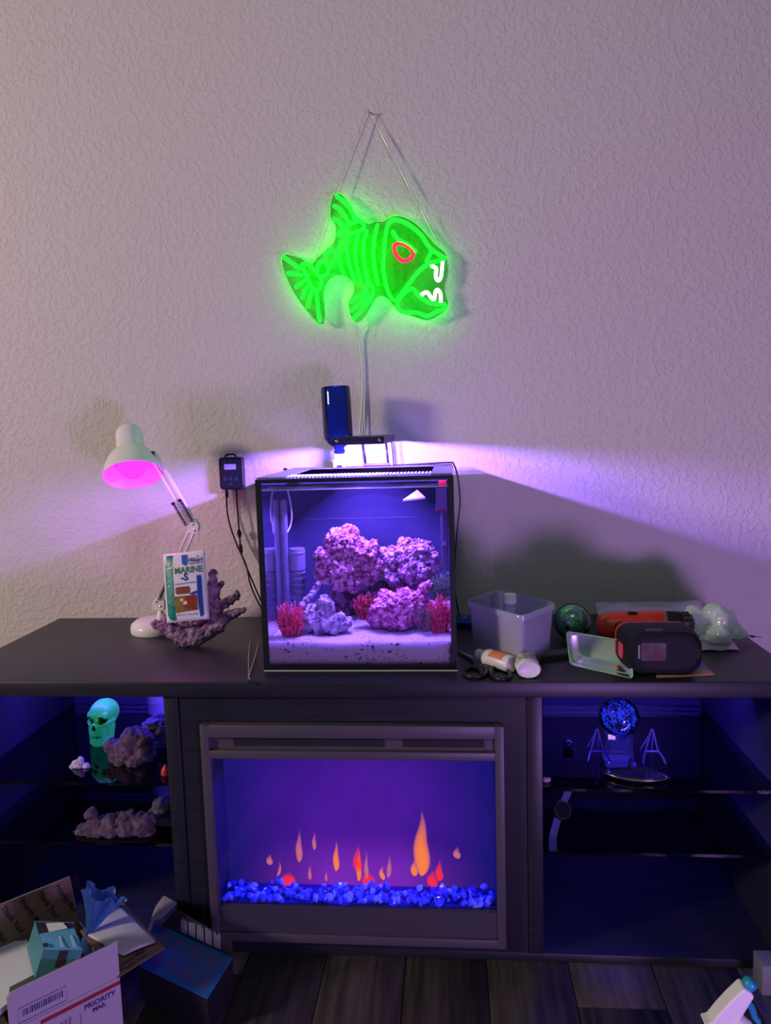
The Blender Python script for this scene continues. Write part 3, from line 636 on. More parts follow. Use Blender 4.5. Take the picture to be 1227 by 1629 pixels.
for pts in ([(420,550),(470,590),(502,635),(526,688)], [(405,605),(440,630),(470,668),(487,700)], [(405,680),(430,695),(450,715)],
            [(437,815),(428,870),(435,930),(455,990)], [(482,785),(477,850),(490,940),(522,1035)], [(541,776),(525,840),(532,940),(557,1050)], [(590,750),(572,825),(575,930),(597,1052)], [(652,715),(633,800),(631,930),(656,1055)],
            [(115,900),(160,932),(212,967)], [(140,992),(178,996),(215,1002)], [(185,1070),(212,1050),(240,1030)], [(220,1130),(235,1098),(252,1065)], [(252,1182),(262,1135),(276,1090)], [(303,1100),(310,1180),(320,1265)],
            [(500,1155),(540,1125),(580,1108)], [(505,1205),(560,1155),(592,1128)], [(515,1250),(570,1192),(608,1138)],
            [(960,870),(948,895),(935,920)], [(740,755),(775,800),(830,830),(870,865)]):
    neon(pts, ng)
for pts in ([(432,775),(445,745),(490,712),(540,692),(570,705),(568,738),(530,755),(480,765)], [(352,900),(365,862),(396,855),(409,882),(400,922),(375,946),(354,930)], [(307,965),(320,932),(350,926),(372,955),(362,995),(330,1010),(309,995)],
            [(222,940),(262,945),(300,988),(326,1022),(326,1062),(306,1090),(276,1070),(250,1012),(226,965)], [(588,1085),(600,1055),(622,1070),(626,1105),(606,1130),(588,1112)],
            [(1036,906),(980,868),(945,835),(900,770),(830,712),(760,686),(720,702),(700,765),(690,870),(686,970),(704,1070),(730,1130),(756,1145),(792,1108),(842,1038),(900,970),(950,937),(1000,920)],
            [(774,1148),(800,1110),(850,1080),(882,1112),(922,1146),(970,1166),(1034,1170),(1036,1196),(990,1212),(940,1238),(880,1218),(792,1214),(766,1180)]):
    neon(pts, ng, True)
neon([(750,832),(790,820),(836,842),(858,872),(845,905),(800,920),(766,896),(750,862)], nr_, True)
neon([(965,950),(990,965),(986,1010),(1001,1034),(1018,1008),(1026,930)], nw); neon([(905,1115),(936,1100),(960,1130),(979,1140),(985,1100),(998,1086),(1014,1110),(1015,1155)], nw)
def beaded(t): return 0.0013 + 0.0007*math.sin(t*420)
M['chain'] = mat('steel_chain', (0.55, 0.55, 0.55), 0.35, metal=0.8)
hook = S(608, 68, 0.492)
for pts in ([hook, S(450, 480, 0.486), S(375, 690, 0.484), S(300, 905, 0.482)], [hook, S(1000, 815, 0.482)]):
    P = []; 
    for a, b_ in zip(pts, pts[1:]): P += [a.lerp(b_, i/70) for i in range(70)]
    P.append(pts[-1]); link('hanging_chain', tube_me(P, beaded, seg=6, sub=1), M['chain'], sign)
lathe('wall_hook', [(0, 0), (0.004, 0), (0.004, 0.002), (0.0015, 0.003), (0.0015, 0.016), (0.003, 0.017), (0, 0.018)], M['steel'], sign, frame((hook.x, WALL_Y-0.0002, hook.z+0.001), (0, -1, 0)), 14)
M['cord_white'] = mat('white_cord', (0.75, 0.75, 0.75), 0.4)
tube('power_lead', [S(530, 1275, 0.484), U(571, 540, y=.495), U(576, 580, y=.498), U(577, 620, y=.498), U(575, 660, y=.498), U(571, 700, y=.497), U(568, 745, y=.49), U(567, 800, y=.475)], 0.0023, M['cord_white'], sign)
tube('power_lead', [U(576, 580, y=.4985), U(580, 640, y=.498), U(581, 700, y=.497), U(582, 745, y=.49), U(583, 800, y=.475)], 0.0016, M['cord_white'], sign)
# ------------------------------------------------------------------ desk lamp
lb = U(248, 1004, z=H)
lamp = thing('desk_lamp', 'white jointed desk lamp with lit magenta bulb, left of the aquarium', 'desk lamp', (lb.x, lb.y, H))
we = M['white_enamel']
lathe('base', [(0, H+0.0002), (0.057, H+0.0002), (0.0585, H+0.003), (0.0585, H+0.014), (0.056, H+0.022), (0.046, H+0.030), (0.028, H+0.034), (0, H+0.035)], we, lamp, Matrix.Translation((lb.x, lb.y, 0)), 44)
piv = U(255, 962, y=lb.y); elb = U(309, 836, y=lb.y-0.02); hd = U(243, 722, y=0.315)
lathe('post', [(0, H+0.033), (0.010, H+0.033), (0.009, H+0.045), (0.006, H+0.05), (0.006, piv.z), (0, piv.z)], we, lamp, Matrix.Translation((piv.x, lb.y, 0)), 18)
def bars(name, a, b_, off, w=0.0052, t=0.0030):
    d = (b_-a).normalized(); side = d.cross(V((0, 1, 0))).normalized()
    for s in (-1, 1):
        q = side*off*s; p0, p1 = a+q, b_+q; L = (p1-p0).length
        Mx = frame(p0, d, side); 
        box(name, -w/2, w/2, -t-0.002, t+0.002, 0, L, we, lamp, bev=0.0012, Mx=Mx)
bars('lower_arm', piv, elb, 0.0065); bars('upper_arm', elb, hd, 0.0070)
def bracket(name, c, pts, yd=0.018):
    prism(name, [c + V((x, -yd/2, z)) for x, z in pts], (0, yd, 0), we, lamp)
bracket('elbow_bracket', elb, [(-0.014, -0.012), (-0.002, -0.020), (0.010, -0.014), (0.013, 0.000), (0.006, 0.016), (-0.004, 0.014), (-0.013, 0.0)])
bracket('base_bracket', piv, [(-0.016, -0.010), (0.010, -0.012), (0.014, 0.010), (0.004, 0.026), (-0.010, 0.018), (-0.018, 0.004)])
for c, dx, dz in ((elb, 0.0, 0.004), (elb, 0.003, -0.010), (piv, -0.006, 0.010), (piv, 0.004, -0.002)):
    lathe('bolt', [(0, 0), (0.003, 0), (0.003, 0.001), (0.0018, 0.002), (0, 0.002)], M['steel'], lamp, frame(c + V((dx, -0.009, dz)), (0, -1, 0)), 12)
def spring(a, b_):
    n = 60; d = b_-a; fr_ = frame(a, d); P = [fr_ @ V((0.0036*math.cos(i*1.25), 0.0036*math.sin(i*1.25), d.length*i/n)) for i in range(n+1)]
    tube('spring', P, 0.0012, M['black'], lamp, sub=1, seg=5)
u1 = (hd-elb).normalized(); sd = u1.cross(V((0, 1, 0))).normalized()
for s in (-0.5, 1.9):
    q = sd*0.0075*s + V((0, -0.008, 0)); spring(elb + q + u1*0.008, elb + q + u1*0.066)
    lathe('spring_pin', [(0, -0.006), (0.003, -0.006), (0.003, 0.006), (0, 0.006)], M['black'], lamp, frame(elb + q + u1*0.068, (0, 1, 0)), 10)
u2 = (elb-piv).normalized(); sd2 = u2.cross(V((0, 1, 0))).normalized()
for s in (-1.9, 0.7):
    q = sd2*0.0078*s + V((0, -0.008, 0)); spring(piv + q + u2*0.012, piv + q + u2*0.062)
oc = U(212, 756, y=0.30); vd = (oc-CAM).normalized()
ax = (-vd*0.43 + (CR*8 - CU*83).normalized()*0.90).normalized()      # out of the shade
SM = frame(oc, -ax)                                                    # local z points to the lamp's crown
R0 = 46.5*PX(oc)
prof = [(R0, 0), (R0*0.985, 0.006), (R0*0.93, 0.022), (R0*0.83, 0.040), (R0*0.68, 0.056), (R0*0.54, 0.066), (R0*0.475, 0.072)]
shade = link('shade', lathe_me(prof + [(0.0, 0.0722)], SM, 48, caps=False), we, lamp)
lathe('reflector', [(0.0, 0.0695)] + [(r-0.0016, z-0.0008) for r, z in reversed(prof[1:])] + [(R0-0.0012, 0.0004), (R0, 0.0)], mat('grey_reflector', (0.50, 0.36, 0.46), 0.4), shade, SM, 48, caps=False)
capo = lathe('socket_cap', [(R0*0.475, 0.0715), (R0*0.470, 0.080), (R0*0.465, 0.108), (R0*0.44, 0.118), (R0*0.36, 0.126), (R0*0.2, 0.1315), (0, 0.133)], we, lamp, SM, 40)
hb = 0.0
for s_, z_ in ((0.0, 0),):
    d_ = (hd - (SM @ V((0, 0, 0.062)))); tube('shade_bracket', [SM @ V((0, 0, 0.066)) + d_*0.55, hd], 0.0045, M['black'], lamp, sub=1)
lathe('swivel_knob', [(0, -0.008), (0.006, -0.008), (0.0065, 0.004), (0.004, 0.008), (0, 0.008)], M['black'], lamp, frame(hd, (0, 1, 0.1)), 16)
bulb_r = 22.5*PX(oc)
bl = lathe('bulb', [(0, -0.006)] + [(bulb_r*math.sin(a), bulb_r-0.006 - bulb_r*math.cos(a)) for a in [0.15*i for i in range(1, 15)]] + [(0.014, bulb_r+0.022), (0.013, 0.066), (0, 0.066)], emitter('magenta_bulb', (1.0, 0.014, 0.88), 4.0), lamp, SM, 36)
lt = bpy.data.lights.new('desk_lamp_light', 'POINT'); lt.energy = 0.5; lt.color = (1.0, 0.10, 0.85); lt.shadow_soft_size = bulb_r*0.5
lo = bpy.data.objects.new('desk_lamp_light', lt); COL.objects.link(lo); lo.location = SM @ V((0, 0, -0.012-bulb_r*0.55))
# ------------------------------------------------------------------ coral piece with food pouch
cy = 0.245
r_cor = mat('purple_dry_coral', (0.10, 0.045, 0.13), 0.6, col2=(0.46, 0.26, 0.46), nscale=70, lo=0.36, hi=0.66, bump=0.9, bscale=200, bdist=0.002)
def CB(px, py, r, y=cy): return B(px, py, r, y)
def chain(*pts):
    out = []
    for p, q in zip(pts, pts[1:]):
        n = max(2, int(math.hypot(q[0]-p[0], q[1]-p[1])/4))
        for i in range(n+1):
            t = i/n; out.append(B(*[p[k]+(q[k]-p[k])*t for k in range(4)]))
    return out
coral = rock('coral_rock', 'purple branching coral rock holding the food pouch beside the lamp',
     chain((247, 993, 7, .235), (266, 1003, 10, .235), (290, 1013, 13, .235), (318, 1012, 13, .235), (344, 999, 11, .25), (362, 980, 9, .255), (388, 970, 5, .255))
     + chain((344, 990, 12, .262), (341, 955, 10, .275), (338, 925, 8, .28), (338, 911, 7, .28)) + chain((350, 965, 9, .265), (374, 950, 7, .262), (377, 944, 5, .262)) + chain((341, 940, 7, .278), (353, 928, 5, .278))
     + chain((262, 987, 8, .27), (285, 988, 12, .272), (315, 986, 13, .272), (336, 980, 12, .268)) + chain((282, 985, 9, .28), (279, 962, 7, .285), (276, 950, 5, .285)) + chain((288, 1020, 9, .232), (312, 1020, 10, .226)),
     r_cor, cat='coral', seed=9, voxel=0.0019, amp=0.0040, nod=0.0015, freq=85, zmin=H+0.0004)
pBL, pBR, pTR, pTL = U(268.3, 990, y=.214), U(333, 986, y=.214), U(325.9, 876, y=.250), U(256.3, 881, y=.250)
ex = ((pBR-pBL) + (pTR-pTL))*0.5; PWd = ex.length; ex.normalize(); ey = ((pTL-pBL) + (pTR-pBR))*0.5; PHt = ey.length; ey = (ey - ex*ey.dot(ex)).normalized(); en = ex.cross(ey)
qr = Matrix.Rotation(math.radians(2.2), 3, en); ex = qr @ ex; ey = qr @ ey
cen = (pBL+pBR+pTR+pTL)/4
PM = Matrix(((ex.x, ey.x, en.x, cen.x), (ex.y, ey.y, en.y, cen.y), (ex.z, ey.z, en.z, cen.z), (0, 0, 0, 1)))
pouch = thing('food_pouch', 'white and green fish food pouch leaning on the purple coral rock', 'pouch', (cen.x, cen.y, pBL.z))
gx, gy = 16, 22; vs = []; fs = []
def pz(u, v):
    e = max(0, 1-abs(u*2-1)**3)*max(0, 1-abs(v*2-1)**4); return 0.009*e
for sgn in (1, -1):
    for j in range(gy+1):
        for i in range(gx+1):
            u, v = i/gx, j/gy
            vs.append(PM @ V(((u-0.5)*PWd, (v-0.5)*PHt, (0.0006 + (pz(u, v) if sgn > 0 else 0.35*pz(u, v)))*sgn)))
n1 = (gx+1)*(gy+1)
for s in range(2):
    for j in range(gy):
        for i in range(gx):
            q = [s*n1+j*(gx+1)+i, s*n1+j*(gx+1)+i+1, s*n1+(j+1)*(gx+1)+i+1, s*n1+(j+1)*(gx+1)+i]; fs.append(tuple(q))
rg = [i for i in range(gx+1)] + [(j+1)*(gx+1)-1 for j in range(1, gy+1)] + [gy*(gx+1)+i for i in range(gx-1, -1, -1)] + [j*(gx+1) for j in range(gy-1, 0, -1)]
for k in range(len(rg)): fs.append((rg[k], rg[(k+1) % len(rg)], n1+rg[(k+1) % len(rg)], n1+rg[k]))
link('bag', pyd(vs, fs, True), mat('white_foil_pouch', (0.78, 0.76, 0.78), 0.22, bump=0.2, bscale=25, bdist=0.003), pouch)
def on_pouch(name, pts, m, lift=0.0008, n=6):
    """flat print that follows the bulge: pts in (u, v) with v up"""
    bm = bmesh.new(); f = bm.faces.new([bm.verts.new((u, v, 0)) for u, v in pts]); 
    bmesh.ops.triangulate(bm, faces=bm.faces[:]); bmesh.ops.subdivide_edges(bm, edges=bm.edges[:], cuts=n, use_grid_fill=True)
    me = bpy.data.meshes.new(name); bm.to_mesh(me); bm.free()
    for v in me.vertices:
        u, w = v.co.x, v.co.y; v.co = PM @ V(((u-0.5)*PWd, (w-0.5)*PHt, 0.0006 + pz(u, w) + lift))
    return link(name, me, m, pouch)
def txt_pouch(s, u, v, size, m, rot=0, bold=0.0, sx=1.0, lift=0.0013):
    me = text_me(s, size, Matrix.Translation((0, 0, 0)) @ Matrix.Rotation(rot, 4, 'Z'), bold=bold, sx=sx)
    for q in me.vertices:
        uu, vv = u + q.co.x/PWd, v + q.co.y/PHt; q.co = PM @ V((q.co.x + (u-0.5)*PWd, q.co.y + (v-0.5)*PHt, 0.0006 + pz(min(1, max(0, uu)), min(1, max(0, vv))) + lift))
    return link('lettering', me, m, pouch)
pg_ = mat('print_green', (0.0, 0.22, 0.13), 0.3); pb_ = mat('print_blue', (0.03, 0.12, 0.45), 0.3); pbb = mat('print_foil_blue', (0.05, 0.18, 0.75), 0.15, metal=0.6)
pgl = mat('print_lime', (0.10, 0.42, 0.16), 0.3); pn_ = mat('print_navy', (0.02, 0.04, 0.20), 0.3); pbr = mat('print_brown', (0.22, 0.05, 0.025), 0.4)
ppic = mat('printed_reef_picture', (0.28, 0.04, 0.02), 0.3, col2=(0.22, 0.20, 0.04), nscale=45, lo=0.4, hi=0.6); ptl = mat('print_teal', (0.10, 0.62, 0.55), 0.3); pnk = mat('print_pale', (0.85, 0.6, 0.55), 0.3)
on_pouch('green_band', [(0.05, 0.90), (0.07, 0.94), (0.12, 0.965), (0.25, 0.965), (0.25, 0.06), (0.24, 0.03), (0.15, 0.03), (0.08, 0.06), (0.05, 0.12)], pg_, n=4)
txt_pouch('HIKARI MARINE', 0.185, 0.46, 0.0160, ptl, rot=math.pi/2, bold=0.0001, sx=1.05)
on_pouch('blue_band', [(0.46, 0.955), (0.60, 0.955), (0.605, 0.83), (0.60, 0.80), (0.56, 0.795), (0.50, 0.81), (0.475, 0.84)], pb_, n=3)
txt_pouch('Hikari', 0.785, 0.838, 0.0150, pn_, bold=0.0003, sx=0.88)
on_pouch('logo_rule', [(0.64, 0.822), (0.95, 0.822), (0.95, 0.816), (0.66, 0.808)], pn_, n=3)
on_pouch('logo_mark', [(0.82, 0.905), (0.86, 0.905), (0.86, 0.925), (0.82, 0.925)], pb_, n=1)
txt_pouch('MARINE', 0.615, 0.69, 0.0200, pgl, bold=0.0004, sx=0.90)
txt_pouch('-S', 0.52, 0.585, 0.0215, pb_, bold=0.0007)
on_pouch('rule', [(0.28, 0.545), (0.78, 0.555), (0.78, 0.550), (0.28, 0.540)], pn_, n=3); on_pouch('rule', [(0.28, 0.530), (0.78, 0.540), (0.78, 0.536), (0.28, 0.526)], pn_, n=3)
on_pouch('pellet_panel', [(x, y) for x, y in rrect(0.35, 0.105, 0.045, 4, 0.46, 0.445)], pbr, n=2)
on_pouch('reef_picture', [(0.24, 0.365), (0.78, 0.365), (0.78, 0.15), (0.26, 0.13)], ppic, n=4)
on_pouch('fish_spot', rrect(0.08, 0.04, 0.018, 3, 0.42, 0.31), pnk, 0.0012, 1); on_pouch('fish_spot', rrect(0.09, 0.05, 0.02, 3, 0.50, 0.265), pnk, 0.0012, 1)
on_pouch('blue_foil', [(0.80, 0.64), (0.90, 0.64), (0.90, 0.08), (0.86, 0.05), (0.81, 0.05), (0.79, 0.38)], pbb, n=4); on_pouch('blue_swoosh', [(0.60, 0.385), (0.70, 0.41), (0.84, 0.43), (0.80, 0.39), (0.68, 0.365)], pbb, 0.0011, 3)
txt_pouch('NET WT. 1.76oz (50g)', 0.52, 0.085, 0.0052, pn_)
# ------------------------------------------------------------------ tweezers
t0, t1, t2, t3 = U(396, 1076, z=H+.004), U(396, 1082, z=H+.003), U(398, 1019, z=H+.004), U(412, 1019, z=H+.004)
tw = thing('tweezers', 'long thin steel tweezers lying open on the console, left of the aquarium', 'tweezers', (t0.x, t0.y, H))
tube('arm', [t0, t0.lerp(t2, 0.5)+V((-0.002, 0, 0.001)), t2], lambda t: 0.0018-0.0010*t, M['steel'], tw); tube('arm', [t0, t0.lerp(t3, 0.5)+V((0.002, 0, 0.001)), t3], lambda t: 0.0018-0.0010*t, M['steel'], tw)
lathe('ferrule', [(0, 0), (0.003, 0), (0.0034, 0.004), (0.003, 0.010), (0, 0.010)], M['steel'], tw, frame(t1, t0-t1), 12)
tube('tail', [t1, U(396, 1085, z=H+.003)], 0.0026, M['black'], tw, sub=1)
# ------------------------------------------------------------------ pump controller on the wall
ky = WALL_Y-0.0305
kc = U(367, 753, y=ky); kk = PX(kc)
ctl = thing('pump_controller', 'small black controller with grey display hanging on the wall', 'controller', (kc.x, WALL_Y, kc.z-0.04))
kw, kh = 36.5*kk, 51*kk
KM = Matrix(((1, 0, 0, kc.x), (0, 0, -1, ky), (0, 1, 0, kc.z), (0, 0, 0, 1)))
bm_ = plate_me(rrect(kw, kh, 0.008, 5), -0.029, Matrix.Translation((0, 0.0, 0)) @ KM)
link('case', bm_, M['black'], ctl)
plate('face_plate', rrect(kw*0.86, kh*0.90, 0.006, 5), 0.002, KM, mat('dark_green_face', (0.012, 0.022, 0.022), 0.3), ctl)
KM2 = KM @ Matrix.Translation((0, 0, 0.002))
plate('display', rrect(kw*0.52, kh*0.17, 0.001, 2, 0, kh*0.205), 0.0006, KM2, mat('lcd_grey', (0.42, 0.45, 0.50), 0.25), ctl)
for i in (-1.0, 0.0, 1.0):
    plate('button', rrect(kw*0.15, kh*0.12, 0.0018, 3, i*kw*0.25, -kh*0.17), 0.0012, KM2, mat('button_grey', (0.04, 0.042, 0.05), 0.4), ctl)
plate('button', rrect(kw*0.14, kh*0.09, 0.0018, 3, 0, kh*0.02), 0.0012, KM2, M['black'], ctl); plate('button', rrect(kw*0.15, kh*0.06, 0.0015, 3, 0, -kh*0.33), 0.0012, KM2, mat('button_grey2', (0.05, 0.05, 0.06), 0.4), ctl)
for i in (-1, 1): plate('indicator', rrect(0.002, 0.002, 0.0009, 3, i*kw*0.22, kh*0.39), 0.0004, KM2, mat('indicator_grey', (0.3, 0.32, 0.3), 0.4), ctl)
tube('hanging_loop', [kc + V((-0.013, 0.006, kh*0.48)), kc + V((-0.010, 0.006, kh*0.48+0.008)), kc + V((0.010, 0.006, kh*0.48+0.008)), kc + V((0.013, 0.006, kh*0.48))], 0.0025, M['black'], ctl)
def C2(x, y, d): return U(140 + x*0.2517, 650 + y*0.2517, y=d)
kz0 = kc.z - kh/2
lathe('plug', [(0, 0), (0.0045, 0), (0.0045, 0.012), (0.0030, 0.022), (0, 0.022)], M['black'], ctl, frame((C2(877, 520, ky+.012).x, ky+.012, kz0), (0, 0, -1)), 12)
tube('cord', [V((C2(877, 600, ky+.012).x, ky+.012, kz0-0.020)), C2(882, 660, ky+.012), C2(905, 760, ky+.010), C2(950, 880, ky+.008), C2(1000, 990, ky+.006), C2(1030, 1120, ky+.004), C2(1090, 1250, ky+.002), C2(1150, 1330, ky-.01), V((0.1, 0.455, H+0.004))], 0.0021, M['black'], ctl)
tube('cord', [V((C2(938, 500, ky+.012).x, ky+.012, kz0+0.002)), C2(942, 600, ky+.012), C2(950, 700, ky+.010), C2(958, 790, ky+.008), C2(966, 890, ky+.006), C2(985, 960, ky+.004), C2(1040, 1090, ky+.002), C2(1095, 1215, ky), C2(1150, 1300, ky-.01), V((0.1, 0.46, H+0.004))], 0.0021, M['black'], ctl)
lathe('connector', [(0, -0.010), (0.0042, -0.010), (0.0042, -0.004), (0.0060, -0.004), (0.0060, 0.004), (0.0042, 0.004), (0.0042, 0.010), (0, 0.010)], M['black'], ctl, frame(C2(957, 788, ky+.008), (0.05, 0, -1)), 14)
lathe('connector', [(0, -0.011), (0.0042, -0.011), (0.0046, 0.0), (0.0038, 0.011), (0, 0.011)], M['black'], ctl, frame(C2(967, 885, ky+.006), (0.1, 0, -1)), 14)
# ------------------------------------------------------------------ plastic box with vials
hB = 0.112
cL, cB, cR = U(739, 956, z=H+hB), U(796, 938, z=H+hB), U(888, 960, z=H+hB); cF = cL + cR - cB
M['milky'] = pane('milky_polypropylene', (0.90, 0.91, 0.98), 1.40, 0.25, (0.80, 0.80, 0.98), 0.42)
bx_ = thing('plastic_box', 'open milky plastic storage box right of the aquarium holding vials', 'storage box', ((cL.x+cR.x)/2, (cL.y+cR.y)/2, H))
cc = (cL+cB+cR+cF)/4
def cor(s, z): return [V((cc.x + (q.x-cc.x)*s, cc.y + (q.y-cc.y)*s, z)) for q in (cL, cB, cR, cF)]
def rounded(quad, r, n=4):
    out = []
    for i in range(4):
        p = quad[i]; a = (quad[i-1]-p).normalized()*r; b_ = (quad[(i+1) % 4]-p).normalized()*r
        for k in range(n+1):
            t = k/n; out.append((p+a)*(1-t)**2 + p*2*t*(1-t) + (p+b_)*t*t)
    return out
def loft(rings, close_bottom=True, close_top=False, smooth=True):
    n = len(rings[0]); vs = [v for r in rings for v in r]; fs = []
    for i in range(len(rings)-1):
        for k in range(n): fs.append((i*n+k, i*n+(k+1) % n, (i+1)*n+(k+1) % n, (i+1)*n+k))
    if close_bottom: fs.append(tuple(reversed(range(n))))
    if close_top: fs.append(tuple((len(rings)-1)*n+k for k in range(n)))
    me = pyd(vs, fs, smooth); 
    if smooth: smooth_by(me, 40)
    return me
link('tub', loft([rounded(cor(0.86, H+0.0008), .016), rounded(cor(0.95, H+hB-0.010), .018), rounded(cor(0.955, H+hB), .018), rounded(cor(0.925, H+hB), .017), rounded(cor(0.915, H+hB-0.012), .017), rounded(cor(0.835, H+0.0030), .015)], True, True), M['milky'], bx_)
link('rim', loft([rounded(cor(0.958, H+hB-0.011), .018), rounded(cor(1.0, H+hB-0.010), .02), rounded(cor(1.0, H+hB-0.0005), .02), rounded(cor(0.985, H+hB+0.001), .02), rounded(cor(0.958, H+hB+0.0006), .018)], False, False), pane('milky_rim', (0.8, 0.82, 0.9), 1.4, 0.2, (0.75, 0.78, 0.9), 0.55), bx_)
M['vial'] = pane('vial_plastic', (0.85, 0.86, 0.95), 1.4, 0.2, (0.80, 0.78, 0.92), 0.65)
def vial(label, px, py0, py1, y, rpx, lean=0.0):
    a = U(px, py0, y=y); a.z = H+0.004; b_ = U(px, py1, y=y); r = rpx*PX(a); h = b_.z-a.z
    t = thing('vial', label, 'vial', (a.x, a.y, a.z), 'vials in the plastic box')
    Mx = Matrix.Translation((a.x, a.y, a.z)) @ Matrix.Rotation(lean, 4, 'Y')
    lathe('vial_body', [(0, 0), (r*0.95, 0), (r, 0.002), (r, h*0.80), (r*0.8, h*0.84), (0, h*0.84)], M['vial'], t, Mx, 20)
    lathe('vial_cap', [(0, h*0.842), (r*1.05, h*0.842), (r*1.05, h*0.99), (r*0.98, h), (0, h)], M['white'], t, Mx, 20)
vial('white capped vial at the left end of the plastic box', 766, 1025, 972, (cL.y+cc.y)/2, 8.5)
vial('wide white vial at the back middle of the plastic box', 812, 1015, 945, cc.y+0.02, 10)
vial('white capped vial at the right end of the plastic box', 860, 1025, 975, (cR.y+cc.y)/2+0.002, 7.5)
ta = U(778, 1020, z=H+0.012); tb = U(838, 1027, z=H+0.012)
top('clear_tube', join(tube_me([ta, tb], 0.006, sub=1, seg=14), tube_me([ta+V((0, 0, 0)), ta.lerp(tb, 0.14)], 0.0072, sub=1, seg=14)), M['vial'], 'clear tube lying on the bottom of the plastic box', 'tube')
# blue dish behind the box
dp = U(741, 992, z=H+0.012)
top('blue_dish', lathe_me([(0, 0), (0.030, 0), (0.036, 0.004), (0.040, 0.013), (0.038, 0.013), (0.034, 0.006), (0, 0.004)], Matrix.Translation((dp.x, 0.405, H+0.0003)), 36), mat('blue_plastic', (0.01, 0.06, 0.38), 0.35), 'round blue plastic dish between the aquarium and the plastic box', 'dish')
# ------------------------------------------------------------------ glass ball
gc = U(911, 987, y=0.27); gr = 29*PX(gc); gc.z = H + gr + 0.0004
ball = thing('glass_paperweight', 'round glass ball with green and blue swirls beside the plastic box', 'glass ball', (gc.x, gc.y, H))
def swirl():
    m, nt, b, out = nodes('green_blue_glass_swirl'); b.inputs['Roughness'].default_value = 0.12; b.inputs['Coat Weight'].default_value = 1.0
    tc = nt.nodes.new('ShaderNodeTexCoord'); mp = nt.nodes.new('ShaderNodeMapping'); mp.inputs['Scale'].default_value = (1, 1, 0.55)
    n = nt.nodes.new('ShaderNodeTexNoise'); n.inputs['Scale'].default_value = 55; n.inputs['Detail'].default_value = 3; n.inputs['Distortion'].default_value = 1.5
    nt.links.new(tc.outputs['Object'], mp.inputs[0]); nt.links.new(mp.outputs[0], n.inputs[0])
    r = nt.nodes.new('ShaderNodeValToRGB'); cr = r.color_ramp
    cr.elements[0].position = 0.30; cr.elements[0].color = (0.005, 0.01, 0.02, 1); cr.elements[1].position = 0.75; cr.elements[1].color = (0.55, 0.8, 0.85, 1)
    for p, c in ((0.42, (0.15, 0.50, 0.20, 1)), (0.50, (0.30, 0.80, 0.42, 1)), (0.56, (0.10, 0.22, 0.70, 1)), (0.61, (0.60, 0.92, 0.80, 1))):
        e = cr.elements.new(p); e.color = c
    nt.links.new(n.outputs['Fac'], r.inputs[0]); nt.links.new(r.outputs[0], b.inputs['Base Color']); return m
link('swirl_core', ico_me(gc, gr*0.93, 4), swirl(), ball)
for p in ball.children[0].data.polygons: p.use_smooth = True
sh = link('glass_shell', ico_me(gc, gr, 4), pane('clear_glass_shell', (0.97, 0.98, 1), 1.5, 0.02), ball)
for p in sh.data.polygons: p.use_smooth = True
# ------------------------------------------------------------------ scissors
sz = H+0.0055
sc_ = thing('scissors', 'scissors with black loop handles lying beside the aquarium', 'scissors', (0.545, 0.03, H))
def ring_h(pts): return [U(a, b_, z=sz) for a, b_ in pts]
def flat_loop(name, pts, w, h):
    P = catmull(ring_h(pts), 4, True); n = len(P); c = sum(P, V())/n; rings = []
    for k, (rr, zz) in enumerate(((0, -h), (w*0.35, -h*1.05), (w, -h*0.4), (w, h*0.4), (w*0.35, h*1.05), (-w*0.0, h), (-w*0.45, h*0.4), (-w*0.45, -h*0.4))):
        rings.append([p + (p-c).normalized()*rr + V((0, 0, zz)) for p in P])
    vs = [v for r in rings for v in r]; fs = []; R_ = len(rings)
    for i in range(R_):
        for k in range(n): fs.append((i*n+k, i*n+(k+1) % n, ((i+1) % R_)*n+(k+1) % n, ((i+1) % R_)*n+k))
    return link(name, pyd(vs, fs, True), M['black'], sc_)
flat_loop('handle', [(740, 1068), (746, 1063), (757, 1062), (768, 1064), (773, 1069), (766, 1075), (752, 1076), (742, 1073)], 0.0055, 0.0045)
flat_loop('handle', [(782, 1066), (789, 1063), (800, 1064), (809, 1069), (810, 1076), (801, 1080), (789, 1078), (782, 1072)], 0.0055, 0.0045)
pv = U(760, 1052, z=sz)
prism('blade', [U(728, 1036, z=sz), U(729, 1034.5, z=sz), U(757, 1047, z=sz), U(772, 1058, z=sz), U(768, 1062, z=sz), U(753, 1050, z=sz)], (0, 0, 0.0015), M['steel'], sc_)
prism('blade', [U(730, 1039, z=sz-0.0018), U(732, 1037, z=sz-0.0018), U(758, 1049, z=sz-0.0018), U(763, 1060, z=sz-0.0018), U(757, 1063, z=sz-0.0018), U(752, 1052, z=sz-0.0018)], (0, 0, 0.0015), M['steel'], sc_)
tube('shank', [U(770, 1059, z=sz), U(777, 1065, z=sz), U(784, 1071, z=sz)], 0.0046, M['black'], sc_); tube('shank', [U(760, 1060, z=sz), U(763, 1064, z=sz), U(768, 1070, z=sz)], 0.0042, M['black'], sc_)
lathe('pivot_screw', [(0, 0), (0.003, 0), (0.003, 0.001), (0.002, 0.0018), (0, 0.0018)], M['steel'], sc_, frame(pv + V((0, 0, 0.0015)), (0, 0, 1)), 14)
